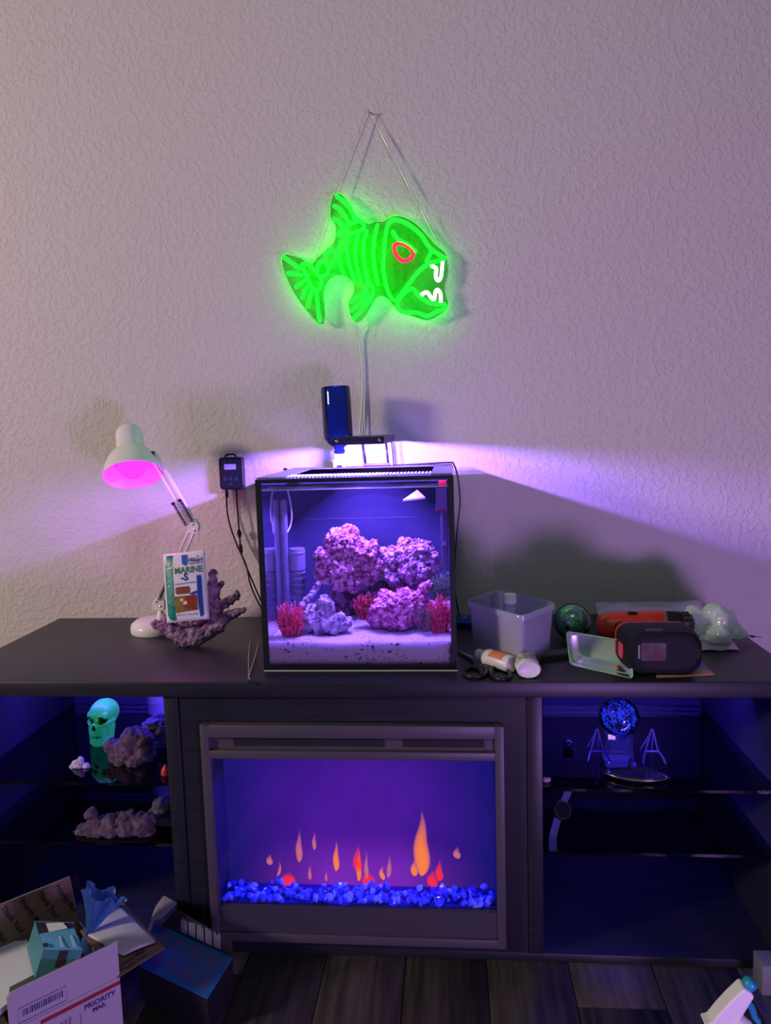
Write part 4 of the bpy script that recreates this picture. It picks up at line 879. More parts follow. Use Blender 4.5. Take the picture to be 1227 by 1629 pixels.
# ------------------------------------------------------------------ two lying white bottles
def dose_bottle(label, a, b_, r, lab, capc, ov=1.0, tilt_=0.0):
    t = thing('dropper_bottle', label, 'bottle', (a.x, a.y, H), 'small white bottles by the scissors')
    d = b_-a; Lb = d.length; Mx = frame(a, d, V((0, 0, 1)))
    sx, sy = 1.0, ov
    lathe('bottle_body', [(0, 0.0016), (r*0.82, 0.0010), (r*0.90, 0.0), (r, 0.003), (r, Lb*0.66), (r*0.93, Lb*0.71), (r*0.62, Lb*0.76), (r*0.55, Lb*0.78), (0, Lb*0.78)], M['white'], t, Mx, 32, sx=sx, sy=sy)
    lathe('cap', [(0, Lb*0.782), (r*0.66, Lb*0.782), (r*0.66, Lb*0.90), (r*0.60, Lb*0.96), (r*0.35, Lb), (0, Lb)], M['white'], t, Mx, 22)
    # wrap-around paper label
    vs = []; fs = []; n = 14
    for k in range(n+1):
        an = math.radians(-75 + 150*k/n) + tilt_
        for z in (Lb*0.14, Lb*0.52): vs.append(Mx @ V(((r+0.0003)*math.cos(an), (r+0.0003)*math.sin(an)*sy, z)))
    for k in range(n): fs.append((2*k, 2*k+1, 2*k+3, 2*k+2))
    lb_ = link('label_wrap', pyd(vs, fs, True), lab, t)
    return t
m_or = mat('orange_label', (0.85, 0.28, 0.12), 0.5, col2=(0.80, 0.72, 0.75), nscale=1.5, lo=0.49, hi=0.51)
m_ol = mat('olive_print_label', (0.62, 0.58, 0.62), 0.5, col2=(0.30, 0.26, 0.14), nscale=160, lo=0.5, hi=0.54)
r1 = 0.0165
a1 = U(815, 1057, z=H+r1); b1 = U(758, 1040, z=H+r1)
dose_bottle('white bottle with orange label lying behind the scissors', V((a1.x, a1.y, H+r1)), V((b1.x, b1.y, H+r1+0.001)), r1, m_or, None, 1.15, 0.3)
a2 = U(842, 1066, z=H+0.0175); b2 = U(832, 1040, z=H+0.0175)
dose_bottle('white bottle with its base towards the viewer, right of the scissors', V((a2.x, a2.y, H+0.0175)), V((b2.x-0.002, b2.y+0.012, H+0.0175)), 0.0172, m_ol, None, 1.32)
kq = [U(848, 1052, z=H+0.004), U(905, 1046, z=H+0.004), U(905, 1031, z=H+0.012), U(858, 1038, z=H+0.012)]
top('dark_case', loft([[V((q.x, q.y, H+0.0004)) for q in kq], [V((q.x, q.y, H+0.010)) for q in kq], [V((cc_.x, cc_.y, H+0.013)) for cc_ in [kq[i].lerp((kq[0]+kq[1]+kq[2]+kq[3])/4, 0.12) for i in range(4)]]], True, True, False), mat('dark_brown_plastic', (0.05, 0.045, 0.05), 0.35), 'flat dark oblong case behind the white bottles', 'case')
# ------------------------------------------------------------------ cordless drill
dr = thing('cordless_drill', 'red cordless drill lying down, big black battery towards the viewer', 'drill', (0.88, 0.12, H))
m_dr = mat('drill_red', (0.55, 0.035, 0.018), 0.38); m_drb = mat('drill_black', (0.008, 0.009, 0.011), 0.6, spec=0.2)
dy = 0.205; zc = H+0.049
da = U(953, 995, y=dy); db = U(1054, 990, y=dy); de = U(1097, 988, y=dy); zA = H+0.047
AX = frame((da.x, dy, zA), (1, 0, 0.03), (0, 0, 1)); L1 = db.x-da.x; L2 = de.x-da.x
link('motor_housing', loft([[AX @ V((r*math.cos(a)*1.0, r*math.sin(a)*1.0, z)) for a in [i*2*math.pi/28 for i in range(28)]] for r, z in ((0.006, -0.004), (0.018, -0.002), (0.026, 0.006), (0.0295, 0.020), (0.0300, 0.050), (0.0285, 0.075), (0.0300, L1*0.80), (0.0300, L1*0.97), (0.0285, L1))], True, True), m_dr, dr)
lathe('gear_collar', [(0, 0), (0.0285, 0), (0.029, 0.003), (0.028, 0.006), (0, 0.006)], mat('olive_grey_metal', (0.22, 0.20, 0.15), 0.35, metal=0.7), dr, frame(AX @ V((0, 0, L1)), (1, 0, 0.03), (0, 0, 1)), 28)
lathe('torque_ring', [(0, 0), (0.0265, 0), (0.0270, 0.004), (0.0262, 0.020), (0.0245, 0.032), (0, 0.032)], m_drb, dr, frame(AX @ V((0, 0, L1+0.006)), (1, 0, 0.03), (0, 0, 1)), 28)
ck = lathe('chuck', [(0, 0), (0.0225, 0), (0.0230, 0.005), (0.0225, 0.012), (0.0180, 0.022), (0.012, 0.025), (0.006, 0.025), (0.006, 0.018), (0, 0.018)], mat('chuck_metal', (0.10, 0.09, 0.07), 0.4, metal=0.6), dr, frame(AX @ V((0, 0, L1+0.038)), (1, 0, 0.03), (0, 0, 1)), 28)
for i in range(12):
    an = i*math.pi/6; FM = frame(AX @ V((0, 0, L1+0.038)), (1, 0, 0.03), (0, 0, 1)) @ Matrix.Rotation(an, 4, 'Z')
    box('chuck_rib', 0.0215, 0.0245, -0.0018, 0.0018, 0.002, 0.016, m_drb, ck, Mx=FM)
box('mode_switch', da.x+L1*0.44, da.x+L1*0.58, dy-0.014, dy-0.004, zA+0.0275, zA+0.0325, m_drb, dr, bev=0.001)
for t_ in (0.40, 0.62): lathe('screw_recess', [(0, 0), (0.0035, 0), (0.0035, 0.001), (0, 0.001)], m_drb, dr, frame(AX @ V((0.011, -0.0272 if False else 0.0277, L1*t_)), (0, -1, 0.4)), 12)
hx0, hx1 = da.x+0.030, da.x+0.078
link('handle', loft([rounded([V((hx0+0.004, y, zA-s)), V((hx1-0.004, y, zA-s)), V((hx1-0.004, y, zA+s)), V((hx0+0.004, y, zA+s))], 0.010) for y, s in ((dy-0.005, 0.020), (dy-0.05, 0.018), (0.10, 0.020))], True, True), m_dr, dr)
link('rubber_grip', loft([rounded([V((hx0-0.003, y, zA-s)), V((hx0+0.020, y, zA-s)), V((hx0+0.020, y, zA+s)), V((hx0-0.003, y, zA+s))], 0.008) for y, s in ((dy-0.024, 0.014), (dy-0.040, 0.021), (dy-0.06, 0.021), (0.098, 0.020))], True, True), m_drb, dr)
# battery pack: rounded block, face towards the viewer
bzm = H+0.0445
ba, bb = U(983, 1035, y=0.055), U(1117, 1040, y=0.022)
bcx = 0.8845
def brect(w, h, r, y, dx=0, dz=0): return [V((bcx + dx + px_, y, bzm + dz + pz_)) for px_, pz_ in rrect(w, h, r, 6)]
link('battery_collar', loft([brect(0.128, 0.070, 0.020, 0.112, -0.004), brect(0.140, 0.080, 0.022, 0.100, -0.003), brect(0.140, 0.080, 0.022, 0.090, -0.003)], True, True), m_dr, dr)
bat = link('battery', loft([brect(0.141, 0.0815, 0.024, 0.0899, -0.002), brect(0.144, 0.085, 0.026, 0.075, -0.001), brect(0.141, 0.085, 0.028, 0.040, 0.0), brect(0.133, 0.080, 0.030, 0.022, 0.002), brect(0.122, 0.070, 0.028, 0.018, 0.004), brect(0.10, 0.05, 0.02, 0.0175, 0.004)], True, True), m_drb, dr)
box('release_button', bcx-0.0745, bcx-0.069, 0.040, 0.064, bzm-0.016, bzm+0.012, mat('button_red', (0.62, 0.04, 0.06), 0.4), bat, bev=0.002)
for i in range(6): box('grip_rib', bcx-0.030+i*0.0052, bcx-0.0272+i*0.0052, 0.028, 0.044, bzm+0.0395, bzm+0.0425, mat('rib_grey', (0.05, 0.055, 0.06), 0.4), bat, Mx=None)
BM = Matrix(((1, 0, 0, bcx), (0, 0, -1, 0.0172), (0, 1, 0, bzm), (0, 0, 0, 1)))
lbp = plate('battery_label', rrect(0.046, 0.034, 0.004, 3, -0.020, 0.004), 0.0003, BM, mat('grey_red_label', (0.06, 0.055, 0.07), 0.6, col2=(0.09, 0.02, 0.03), nscale=30, lo=0.48, hi=0.54), bat)
for i in range(7): plate('label_line', rrect(0.0008, 0.026, 0.0003, 1, -0.038+i*0.0052, 0.003), 0.0005, BM, mat('label_line_grey', (0.03, 0.025, 0.035), 0.6), bat)
plate('label_stripe', rrect(0.0030, 0.026, 0.0005, 1, -0.0465, 0.004), 0.0005, BM, mat('white_print', (0.25, 0.24, 0.27), 0.6), bat)
tube('label_ring', [BM @ V((-0.0035 + 0.0045*math.cos(a), 0.0155 + 0.0045*math.sin(a), 0.0006)) for a in [i*0.785 for i in range(8)]], 0.0006, mat('ring_print', (0.18, 0.17, 0.2), 0.5), bat, closed=True, sub=3, seg=6)
# printed card under the battery
cq = [U(1045, 1078.5, z=H+0.0006), U(1138, 1074.5, z=H+0.0006), U(1112, 1048, z=H+0.0006), U(1040, 1052, z=H+0.0006)]
card = top('printed_card', prism_me(cq, (0, 0, 0.0006)), mat('printed_card', (0.10, 0.16, 0.55), 0.5, col2=(0.65, 0.30, 0.25), nscale=9, lo=0.46, hi=0.54), 'printed blue and orange card under the drill battery', 'card')
# ------------------------------------------------------------------ pale plastic tub in front of the drill
TT = thing('plastic_tray', 'small pale plastic tub tinted by neon light tipped on its side by the battery', 'tub', (0.77, 0.06, H))
q0, q1, q2, q3 = U(900, 1004, y=.118), U(1004, 1021, y=.070), U(1008, 1080, z=H+0.001), U(907, 1058, z=H+0.001)
inn = V((0.010, 0.052, -0.004))
m_tub = pane('neon_tinted_plastic', (0.80, 0.86, 0.82), 1.4, 0.2, (0.62, 0.88, 0.74), 0.97)  # green of the neon light put into the plastic's colour
qc = (q0+q1+q2+q3)/4
def qs(s, off): return [qc + (q-qc)*s + off for q in (q0, q1, q2, q3)]
link('tub_wall', loft([rounded(qs(0.97, V((0, 0, 0))), .008), rounded(qs(0.92, inn*0.25), .010), rounded(qs(0.74, inn*0.85), .012), rounded(qs(0.66, inn), .012)], False, True), m_tub, TT)
link('tub_rim', loft([rounded(qs(0.965, V((0, 0, 0))), .008), rounded(qs(1.0, V((0, 0, 0))), .009), rounded(qs(1.0, inn*0.10), .009), rounded(qs(0.96, inn*0.12), .008)], False, False), m_tub, TT)
link('tub_lip', loft([rounded(qs(0.87, inn*0.30), .010), rounded(qs(0.885, inn*0.27), .010), rounded(qs(0.89, inn*0.34), .010)], False, False), m_tub, TT)
# ------------------------------------------------------------------ bubble mailers and plastic bag
def sheet_me(c4, nx_, ny_, f, th=0.004):
    a, b_, c, d = [V(q) for q in c4]; vs = []; fs = []
    for s in (0, 1):
        for j in range(ny_+1):
            for i in range(nx_+1):
                u, v = i/nx_, j/ny_
                p = a.lerp(b_, u).lerp(d.lerp(c, u), v); e = (1-abs(2*u-1)**6)*(1-abs(2*v-1)**6)
                p = p + f(u, v) + V((0, 0, th*e if s else 0)); vs.append(p)
    n1_ = (nx_+1)*(ny_+1)
    for s in (0, 1):
        for j in range(ny_):
            for i in range(nx_):
                k = s*n1_+j*(nx_+1)+i; fs.append((k, k+1, k+nx_+2, k+nx_+1))
    rg_ = [i for i in range(nx_+1)] + [(j+1)*(nx_+1)-1 for j in range(1, ny_+1)] + [ny_*(nx_+1)+i for i in range(nx_-1, -1, -1)] + [j*(nx_+1) for j in range(ny_-1, 0, -1)]
    for k in range(len(rg_)): fs.append((rg_[k], rg_[(k+1) % len(rg_)], n1_+rg_[(k+1) % len(rg_)], n1_+rg_[k]))
    return pyd(vs, fs, True)
def bub(u, v): return V((0, 0, 0.0016*abs(math.sin(u*70))*abs(math.sin(v*46)) + 0.004*noise.noise(V((u*5, v*5, 2)))))
m_mail = mat('bubble_mailer_film', (0.55, 0.55, 0.62), 0.25, col2=(0.60, 0.42, 0.66), nscale=8, metal=0.15, coat=0.4)
mq = [U(960, 1010, y=.24), U(1128, 1000, y=.25), U(1118, 956.5, y=.43), U(947, 958.5, y=.43)]
mq[0].z = H+0.012; mq[1].z = H+0.014
top('bubble_mailer', sheet_me(mq, 70, 34, bub, 0.006), m_mail, 'silvery violet bubble mailer propped up behind the drill', 'envelope')
mq2 = [U(1075, 1036, z=H+0.001), U(1178, 1035, z=H+0.001), U(1148, 1000, z=H+0.001), U(1060, 1004, z=H+0.001)]
top('bubble_mailer', sheet_me(mq2, 50, 24, lambda u, v: V((0, 0, 0.006*(1-v)*abs(math.sin(u*9)) *0.4 + 0.0012*abs(math.sin(u*60))*abs(math.sin(v*30)))), 0.012), m_mail, 'flat pale mailer under the crumpled plastic bag', 'envelope')
bgc = U(1135, 1000, y=.235)
bag = rock_me([(bgc + V((dx, dyy, dz)), r) for dx, dyy, dz, r in ((-0.03, 0.01, 0.008, 0.034), (0.0, 0.0, 0.012, 0.036), (0.02, 0.01, 0.010, 0.030), (-0.045, -0.02, -0.006, 0.022), (0.0, -0.03, -0.010, 0.024), (0.045, 0.0, -0.012, 0.020), (0.062, 0.0, -0.022, 0.014), (0.078, -0.004, -0.026, 0.010), (0.092, -0.008, -0.029, 0.006))], 0.0036, 0.011, 26, 0.014, 34, 31, H+0.016, True)
m_bag = pane('crumpled_film', (0.90, 0.96, 0.92), 1.35, 0.2, (0.80, 0.92, 0.85), 0.93)
top('plastic_bag', bag, m_bag, 'crumpled pale plastic bag at the right end of the console', 'plastic bag')
# ------------------------------------------------------------------ left bay: skull, rocks
S1, S2 = 0.347, 0.2187
sp_ = U(167, 1180, z=S1); sk = PX(sp_)
def skull():
    c = V((sp_.x, sp_.y, S1)); h = 70*sk
    F = Matrix.Translation(c) @ Matrix.Rotation(math.radians(-12), 4, 'Z') @ Matrix.Scale(h, 4)     # local -y is the face
    W = lambda x, y, z: F @ V((x, y, z))
    bl_ = [((0, 0.12, 0.69), 0.29), ((0, -0.02, 0.70), 0.28), ((0, 0.05, 0.715), 0.285), ((0, -0.08, 0.50), 0.22), ((0, -0.10, 0.36), 0.17)]
    def run(a, b_, r0, r1, n=7):
        for k in range(n+1):
            t = k/n; bl_.append((tuple(a[q] + (b_[q]-a[q])*t for q in range(3)), r0 + (r1-r0)*t))
    for m_ in (-1, 1):
        run((0, -0.225, 0.71), (0.17*m_, -0.17, 0.70), 0.095, 0.095)          # brow
        run((0.10*m_, -0.24, 0.50), (0.21*m_, -0.16, 0.525), 0.085, 0.075)    # cheekbone
        run((0.21*m_, -0.16, 0.525), (0.25*m_, 0.04, 0.54), 0.062, 0.055)     # arch
        run((0, -0.27, 0.44), (0.10*m_, -0.22, 0.40), 0.115, 0.11)            # upper jaw
        run((0, -0.27, 0.33), (0.11*m_, -0.22, 0.32), 0.105, 0.10)
        run((0, -0.27, 0.22), (0.11*m_, -0.22, 0.22), 0.095, 0.095)           # teeth
        run((0, -0.28, 0.11), (0.10*m_, -0.235, 0.11), 0.10, 0.095)           # chin
        run((0.10*m_, -0.235, 0.11), (0.185*m_, -0.04, 0.18), 0.095, 0.085)
        run((0.185*m_, -0.04, 0.18), (0.20*m_, 0.02, 0.42), 0.085, 0.085)     # ramus
        run((0.15*m_, -0.08, 0.30), (0.16*m_, -0.06, 0.44), 0.10, 0.10)
    me = join(*[ico_me(W(*q), r*h, 3) for q, r in bl_])
    me = evaluated(me, [('REMESH', dict(mode='VOXEL', voxel_size=0.0013, use_smooth_shade=True)), ('SMOOTH', dict(factor=0.5, iterations=8))])
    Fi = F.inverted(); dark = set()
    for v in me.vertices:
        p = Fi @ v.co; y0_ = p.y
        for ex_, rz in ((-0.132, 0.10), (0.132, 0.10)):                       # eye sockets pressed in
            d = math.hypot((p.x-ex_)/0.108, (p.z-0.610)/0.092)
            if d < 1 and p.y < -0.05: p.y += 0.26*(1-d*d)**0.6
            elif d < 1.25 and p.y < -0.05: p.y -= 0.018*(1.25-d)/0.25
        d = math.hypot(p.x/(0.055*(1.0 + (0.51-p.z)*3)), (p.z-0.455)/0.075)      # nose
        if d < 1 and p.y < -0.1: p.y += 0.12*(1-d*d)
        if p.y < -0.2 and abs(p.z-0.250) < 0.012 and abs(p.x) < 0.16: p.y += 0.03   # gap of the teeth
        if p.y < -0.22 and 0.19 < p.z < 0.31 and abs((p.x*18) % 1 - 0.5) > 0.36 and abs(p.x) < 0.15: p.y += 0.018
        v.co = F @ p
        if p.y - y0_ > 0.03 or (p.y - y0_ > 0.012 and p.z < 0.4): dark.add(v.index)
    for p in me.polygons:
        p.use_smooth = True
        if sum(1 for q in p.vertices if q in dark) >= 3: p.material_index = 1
    dz = S1 + 0.0004 - min(v.co.z for v in me.vertices)
    me.transform(Matrix.Translation((0, 0, dz)))
    return me
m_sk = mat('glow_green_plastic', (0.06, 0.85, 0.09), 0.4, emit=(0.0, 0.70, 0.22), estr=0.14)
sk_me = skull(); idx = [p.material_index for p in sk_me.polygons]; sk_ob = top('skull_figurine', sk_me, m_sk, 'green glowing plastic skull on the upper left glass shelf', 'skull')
sk_me.materials.append(mat('socket_shade_green', (0.015, 0.09, 0.02), 0.6)); sk_me.polygons.foreach_set('material_index', idx)  # shade in sockets, nose and tooth gaps put into a darker green
r_sh = mat('dusty_purple_rock', (0.045, 0.025, 0.04), 0.8, col2=(0.14, 0.09, 0.13), nscale=60, bump=0.8, bscale=150, bdist=0.003)
r_shb = mat('blue_grey_rock', (0.03, 0.025, 0.05), 0.8, col2=(0.11, 0.10, 0.18), nscale=60, bump=0.8, bscale=150, bdist=0.003)
yq = 0.13
rock('shelf_rock', 'big brownish purple rock beside the skull on the upper left glass shelf', [B(205, 1195, 24, yq), B(225, 1200, 22, yq), B(190, 1205, 18, yq), B(212, 1175, 20, yq), B(228, 1180, 18, yq), B(178, 1186, 12, yq), B(195, 1218, 14, yq-.02), B(215, 1216, 16, yq-.02), B(188, 1226, 8, yq-.02)], r_sh, seed=41, voxel=0.0028, nod=0.003, zmin=S1+0.0004)
rock('shelf_rock', 'dark blue rock leaning at the divider on the upper left glass shelf', [B(240, 1155, 13, .20), B(252, 1148, 12, .20), B(258, 1160, 12, .20), B(246, 1168, 13, .20), B(262, 1172, 10, .20), B(255, 1182, 12, .20), B(262, 1192, 10, .20)], r_shb, seed=42, voxel=0.0028, amp=0.007, nod=0.003, zmin=S1+0.0004)
rock('coral_chunk', 'small pale pink coral piece alone on the upper left glass shelf', [B(126, 1217, 9, .09), B(118, 1220, 7, .09), B(135, 1219, 7, .09), B(128, 1210, 6, .09), B(113, 1221, 4, .09), B(141, 1221, 4, .09)], mat('pale_pink_coral', (0.42, 0.30, 0.42), 0.6, col2=(0.75, 0.6, 0.7), nscale=90, bump=0.7, bscale=220), cat='coral', seed=43, voxel=0.0016, amp=0.003, nod=0.003, zmin=S1+0.0004)
rp = U(263, 1235, z=S1); 
top('red_shell', loft([[V((rp.x + r*math.cos(a)*1.0, 0.055 + r*math.sin(a), S1+z)) for a in [i*2*math.pi/14 for i in range(14)]] for r, z in ((0.006, 0.0004), (0.010, 0.004), (0.009, 0.012), (0.005, 0.019), (0.001, 0.024))], True, True), mat('red_plastic', (0.55, 0.03, 0.03), 0.4), 'small red cone at the right end of the upper left shelf', 'ornament')
yq2 = 0.06
rock('shelf_rock', 'long purple rock lying on the lower left glass shelf', [B(135, 1325, 15, yq2), B(155, 1318, 20, yq2), B(180, 1315, 22, yq2), B(205, 1312, 22, yq2), B(225, 1312, 20, yq2), B(145, 1296, 10, yq2), B(175, 1335, 14, yq2), B(200, 1332, 14, yq2), B(122, 1328, 7, yq2), B(150, 1332, 12, yq2), B(235, 1325, 14, yq2)], r_sh, seed=44, voxel=0.0030, amp=0.006, nod=0.003, zmin=S2+0.0004)
rock('shelf_rock', 'knobbly blue violet rock at the divider on the lower left shelf', [B(258, 1285, 17, .10), B(262, 1305, 16, .10), B(250, 1300, 13, .10), B(266, 1322, 12, .09), B(244, 1290, 9, .10), B(262, 1332, 10, .09)], r_shb, seed=45, voxel=0.0028, amp=0.006, nod=0.003, zmin=S2+0.0004)
# ------------------------------------------------------------------ right bay
gy_ = 0.14; gcn = U(985, 1140, y=gy_); gR = 31*PX(gcn)
glb = thing('glass_globe', 'dark glass globe with glittering blue core on clear stand, right upper shelf', 'globe', (gcn.x, gy_, S1))
o = link('globe_shell', ico_me(gcn, gR, 4), pane('dark_globe_glass', (0.75, 0.78, 0.95), 1.5, 0.03), glb); smooth_by(o.data, 180)
random.seed(5)
fl = mat('glowing_blue_glitter', (0.15, 0.35, 1.0), 0.25, spec=1.0, emit=(0.02, 0.10, 1.0), estr=0.25)  # faint glow added to the flakes for their sparkle
mes = []
for k in range(150):
    d_ = V((random.gauss(0, .42), random.gauss(0, .36), random.gauss(0, .26))); 
    if d_.length > 0.86: d_ = d_.normalized()*0.8
    p = gcn + d_*gR; e = V((random.uniform(-1, 1), random.uniform(-1, 1), random.uniform(-1, 1))).normalized()*random.uniform(0.002, 0.0042)
    mes.append(tube_me([p-e, p+e], 0.0008, sub=1, seg=4, round_cap=False))
fk = link('blue_flake', join(*mes), fl, glb); fk['kind'] = 'stuff'; fk['label'] = 'glittering blue flakes'
mes = [ico_me(gcn + V((random.gauss(0, 1), random.gauss(0, 1), random.gauss(0, 1))).normalized()*gR*random.uniform(.75, .93), random.uniform(.0005, .0011), 1) for k in range(90)]
fk2 = link('bubble', join(*mes), fl, glb); fk2['kind'] = 'stuff'
zs_ = gcn.z-gR
link('stand', loft([rounded([V((gcn.x-s, gy_-s, z)), V((gcn.x+s, gy_-s, z)), V((gcn.x+s, gy_+s, z)), V((gcn.x-s, gy_+s, z))], s*0.35) for s, z in ((0.031, S1+0.0004), (0.031, S1+0.006), (0.026, S1+0.010), (0.024, zs_-0.002), (0.026, zs_+0.002))], True, True), pane('clear_stand', (0.80, 0.82, 0.98), 1.5, 0.05, (0.3, 0.35, 0.9), 0.15), glb)
m_acr = pane('acrylic_easel', (0.6, 0.65, 0.95), 1.5, 0.1, (0.45, 0.45, 0.95), 0.5)
def easel(label, px, y):
    c = U(px, 1215, y=y); k = PX(c); t = thing('display_easel', label, 'easel', (c.x, y, S1), 'clear easels on the right shelf')
    zt = U(px, 1162, y=y).z; zm = U(px, 1195, y=y).z
    for s in (-1, 1):
        tube('upright', [V((c.x+s*1.5*k, y, zt)), V((c.x+s*10*k, y, zm-0.002))], 0.0018, m_acr, t, sub=1, seg=8)
        tube('foot', [V((c.x+s*10*k, y, zm)), V((c.x+s*14*k, y-0.012, zm-0.006)), V((c.x+s*17*k, y-0.022, S1+0.0022))], 0.0020, m_acr, t, seg=8)
        tube('rear_leg', [V((c.x+s*2*k, y, zt-0.004)), V((c.x+s*9*k, y+0.045, S1+0.0022))], 0.0018, m_acr, t, sub=1, seg=8)
    tube('top_bend', [V((c.x-1.5*k, y, zt)), V((c.x, y, zt+0.002)), V((c.x+1.5*k, y, zt))], 0.0018, m_acr, t, seg=8)
    tube('cross_bar', [V((c.x-10*k, y, zm)), V((c.x+10*k, y, zm))], 0.0020, m_acr, t, sub=1, seg=8)
easel('clear plate easel right of the glass globe', 1037, 0.15); easel('clear plate easel partly behind the globe stand', 950, 0.16)
# long pointed dish
dc = U(1015, 1238, z=S1+0.006); dk = PX(dc)
dish = thing('boat_dish', 'long pointed dark dish with pale metal rim on the right upper shelf', 'dish', (dc.x, dc.y, S1))
def lens(s, w, n=22):
    out = []
    for k in range(n):
        t = 2*math.pi*k/n; x = math.cos(t); out.append((x*s, math.copysign(abs(math.sin(t))**1.35, math.sin(t))*w))
    return out
DM = Matrix.Translation((dc.x, dc.y+0.012, S1)) @ Matrix.Rotation(math.radians(-10), 4, 'Z')
hl = 49*dk
link('dish_body', loft([[DM @ V((x*a, y*a, z)) for x, y in lens(hl, 0.024)] for a, z in ((0.80, 0.0004), (0.95, 0.004), (1.0, 0.009), (0.99, 0.011), (0.93, 0.012), (0.85, 0.009))], True, True), mat('dark_lacquer', (0.02, 0.02, 0.05), 0.12, coat=0.6), dish)
tube('metal_rim', [DM @ V((x*1.0, y*1.0, 0.0075)) for x, y in lens(hl, 0.0245)], 0.0010, mat('pale_brass', (0.6, 0.5, 0.38), 0.25, metal=0.9), dish, closed=True, sub=2, seg=6)
bc = U(904, 1187, y=.20); br = 8*PX(bc)
top('dark_marble', ico_me((bc.x, .20, S1+br+0.0005), br*1.15, 3), mat('dark_glass_ball', (0.01, 0.01, 0.03), 0.08), 'small dark glass ball at the left of the right upper shelf', 'glass ball')
smooth_by(bpy.data.objects['dark_marble'].data, 180)
sp2 = U(870, 1249, z=S1+.003)
top('shell_bit', rock_me([(V((sp2.x, .045, S1+0.005)), 0.006), (V((sp2.x+0.006, .047, S1+0.004)), 0.005)], 0.0012, 0.0015, 200, 0.001, 200, 3, S1+0.0004), mat('pale_shell', (0.45, 0.32, 0.42), 0.6), 'tiny pale shell at the left edge of the right upper shelf', 'shell')
# wrist watch standing on the lower right shelf
wy = 0.07
wa = thing('wrist_watch', 'wrist watch with dark case and strap on the right lower shelf', 'watch', (U(878, 1350, y=wy).x, wy, S2))
def strap(pts, w, name, m):
    P = catmull([U(a+6, b_, y=wy) for a, b_ in pts], 4); vs = []; fs = []
    for p in P:
        for dx, dy_ in ((-w/2, 0), (w/2, 0), (w/2, 0.003), (-w/2, 0.003)): vs.append(p + V((dx, dy_, 0)))
    for i in range(len(P)-1):
        for k in range(4): fs.append((i*4+k, i*4+(k+1) % 4, (i+1)*4+(k+1) % 4, (i+1)*4+k))
    fs.append((3, 2, 1, 0)); n_ = (len(P)-1)*4; fs.append((n_, n_+1, n_+2, n_+3)); return link(name, pyd(vs, fs), m, wa)
m_st = mat('blue_strap', (0.05, 0.06, 0.22), 0.5, bump=0.5, bscale=180); 
strap([(898, 1258), (895, 1268), (890, 1277)], 0.015, 'strap', m_st); strap([(882, 1300), (879, 1312), (875, 1326), (873, 1340), (872, 1353)], 0.015, 'strap', m_st)
wc = U(894, 1288, y=wy-0.002); WMx = frame(wc, (0.25, -0.8, 0.35))
lathe('case', [(0, -0.005), (0.018, -0.005), (0.020, -0.002), (0.020, 0.003), (0.017, 0.006), (0, 0.006)], M['black'], wa, WMx, 30)
lathe('dial', [(0, 0.0062), (0.015, 0.0062), (0.015, 0.0066), (0, 0.0066)], mat('dark_dial', (0.01, 0.01, 0.02), 0.1), wa, WMx, 26)
tube('buckle', [U(872, 1339, y=wy-.004), U(879, 1341, y=wy-.004), U(887, 1343, y=wy-.004)], 0.0016, M['steel'], wa, sub=2)
# ------------------------------------------------------------------ shipping box on the floor
A0 = V((-0.0935, -0.22, 0)); e1 = V((-0.6950, -0.7190, 0)); e2 = V((-0.7190, 0.6950, 0)); LB, WB, HB = 0.176, 0.20, 0.116
m_car = mat('brown_cardboard', (0.20, 0.13, 0.09), 0.8, col2=(0.25, 0.165, 0.115), nscale=25)
m_wc = mat('white_printed_card', (0.56, 0.53, 0.55), 0.6)
sb_ = thing('shipping_box', 'open white cardboard postal box on the floor at the lower left', 'cardboard box', (-0.22, -0.21, 0))
def wallp(name, a, b_, z0, z1, nrm_, outer=True):
    """two-ply card: white outside, brown inside"""
    p = [V((a.x, a.y, z0)), V((b_.x, b_.y, z0)), V((b_.x, b_.y, z1)), V((a.x, a.y, z1))]
    o = prism(name, p, nrm_*0.0012, m_wc, sb_); prism('inner_ply', [q - nrm_*0.0002 for q in p], -nrm_*0.0018, m_car, o); return o
c0_, c1_, c2_, c3_ = A0, A0+e1*LB, A0+e1*LB+e2*WB, A0+e2*WB
wallp('box_wall', c0_, c1_, 0.001, HB, -e2); wallp('box_wall', c3_, c2_, 0.001, HB, e2); wallp('box_wall', c0_+e2*0.002, c3_-e2*0.002, 0.001, HB, -e1); wallp('box_wall', c1_+e2*0.002, c2_-e2*0.002, 0.001, HB, e1)
prism('box_floor', [V((q.x, q.y, 0.001)) for q in (c0_, c1_, c2_, c3_)], (0, 0, 0.003), m_car, sb_)
# raised front flap with print
ff_ = [V((c0_.x, c0_.y, HB+0.0008)), V((c1_.x, c1_.y, HB+0.0008)), V((c1_.x, c1_.y, HB+0.058)), V((c1_.x, c1_.y, HB+0.058)) - e1*0.008 + V((0, 0, 0.006)), V((c0_.x, c0_.y, HB+0.0655))]
fl1 = prism('flap', ff_, -e2*0.0012, m_wc, sb_); prism('inner_ply', [q + e2*0.0002 for q in ff_], e2*0.0018, m_car, fl1)
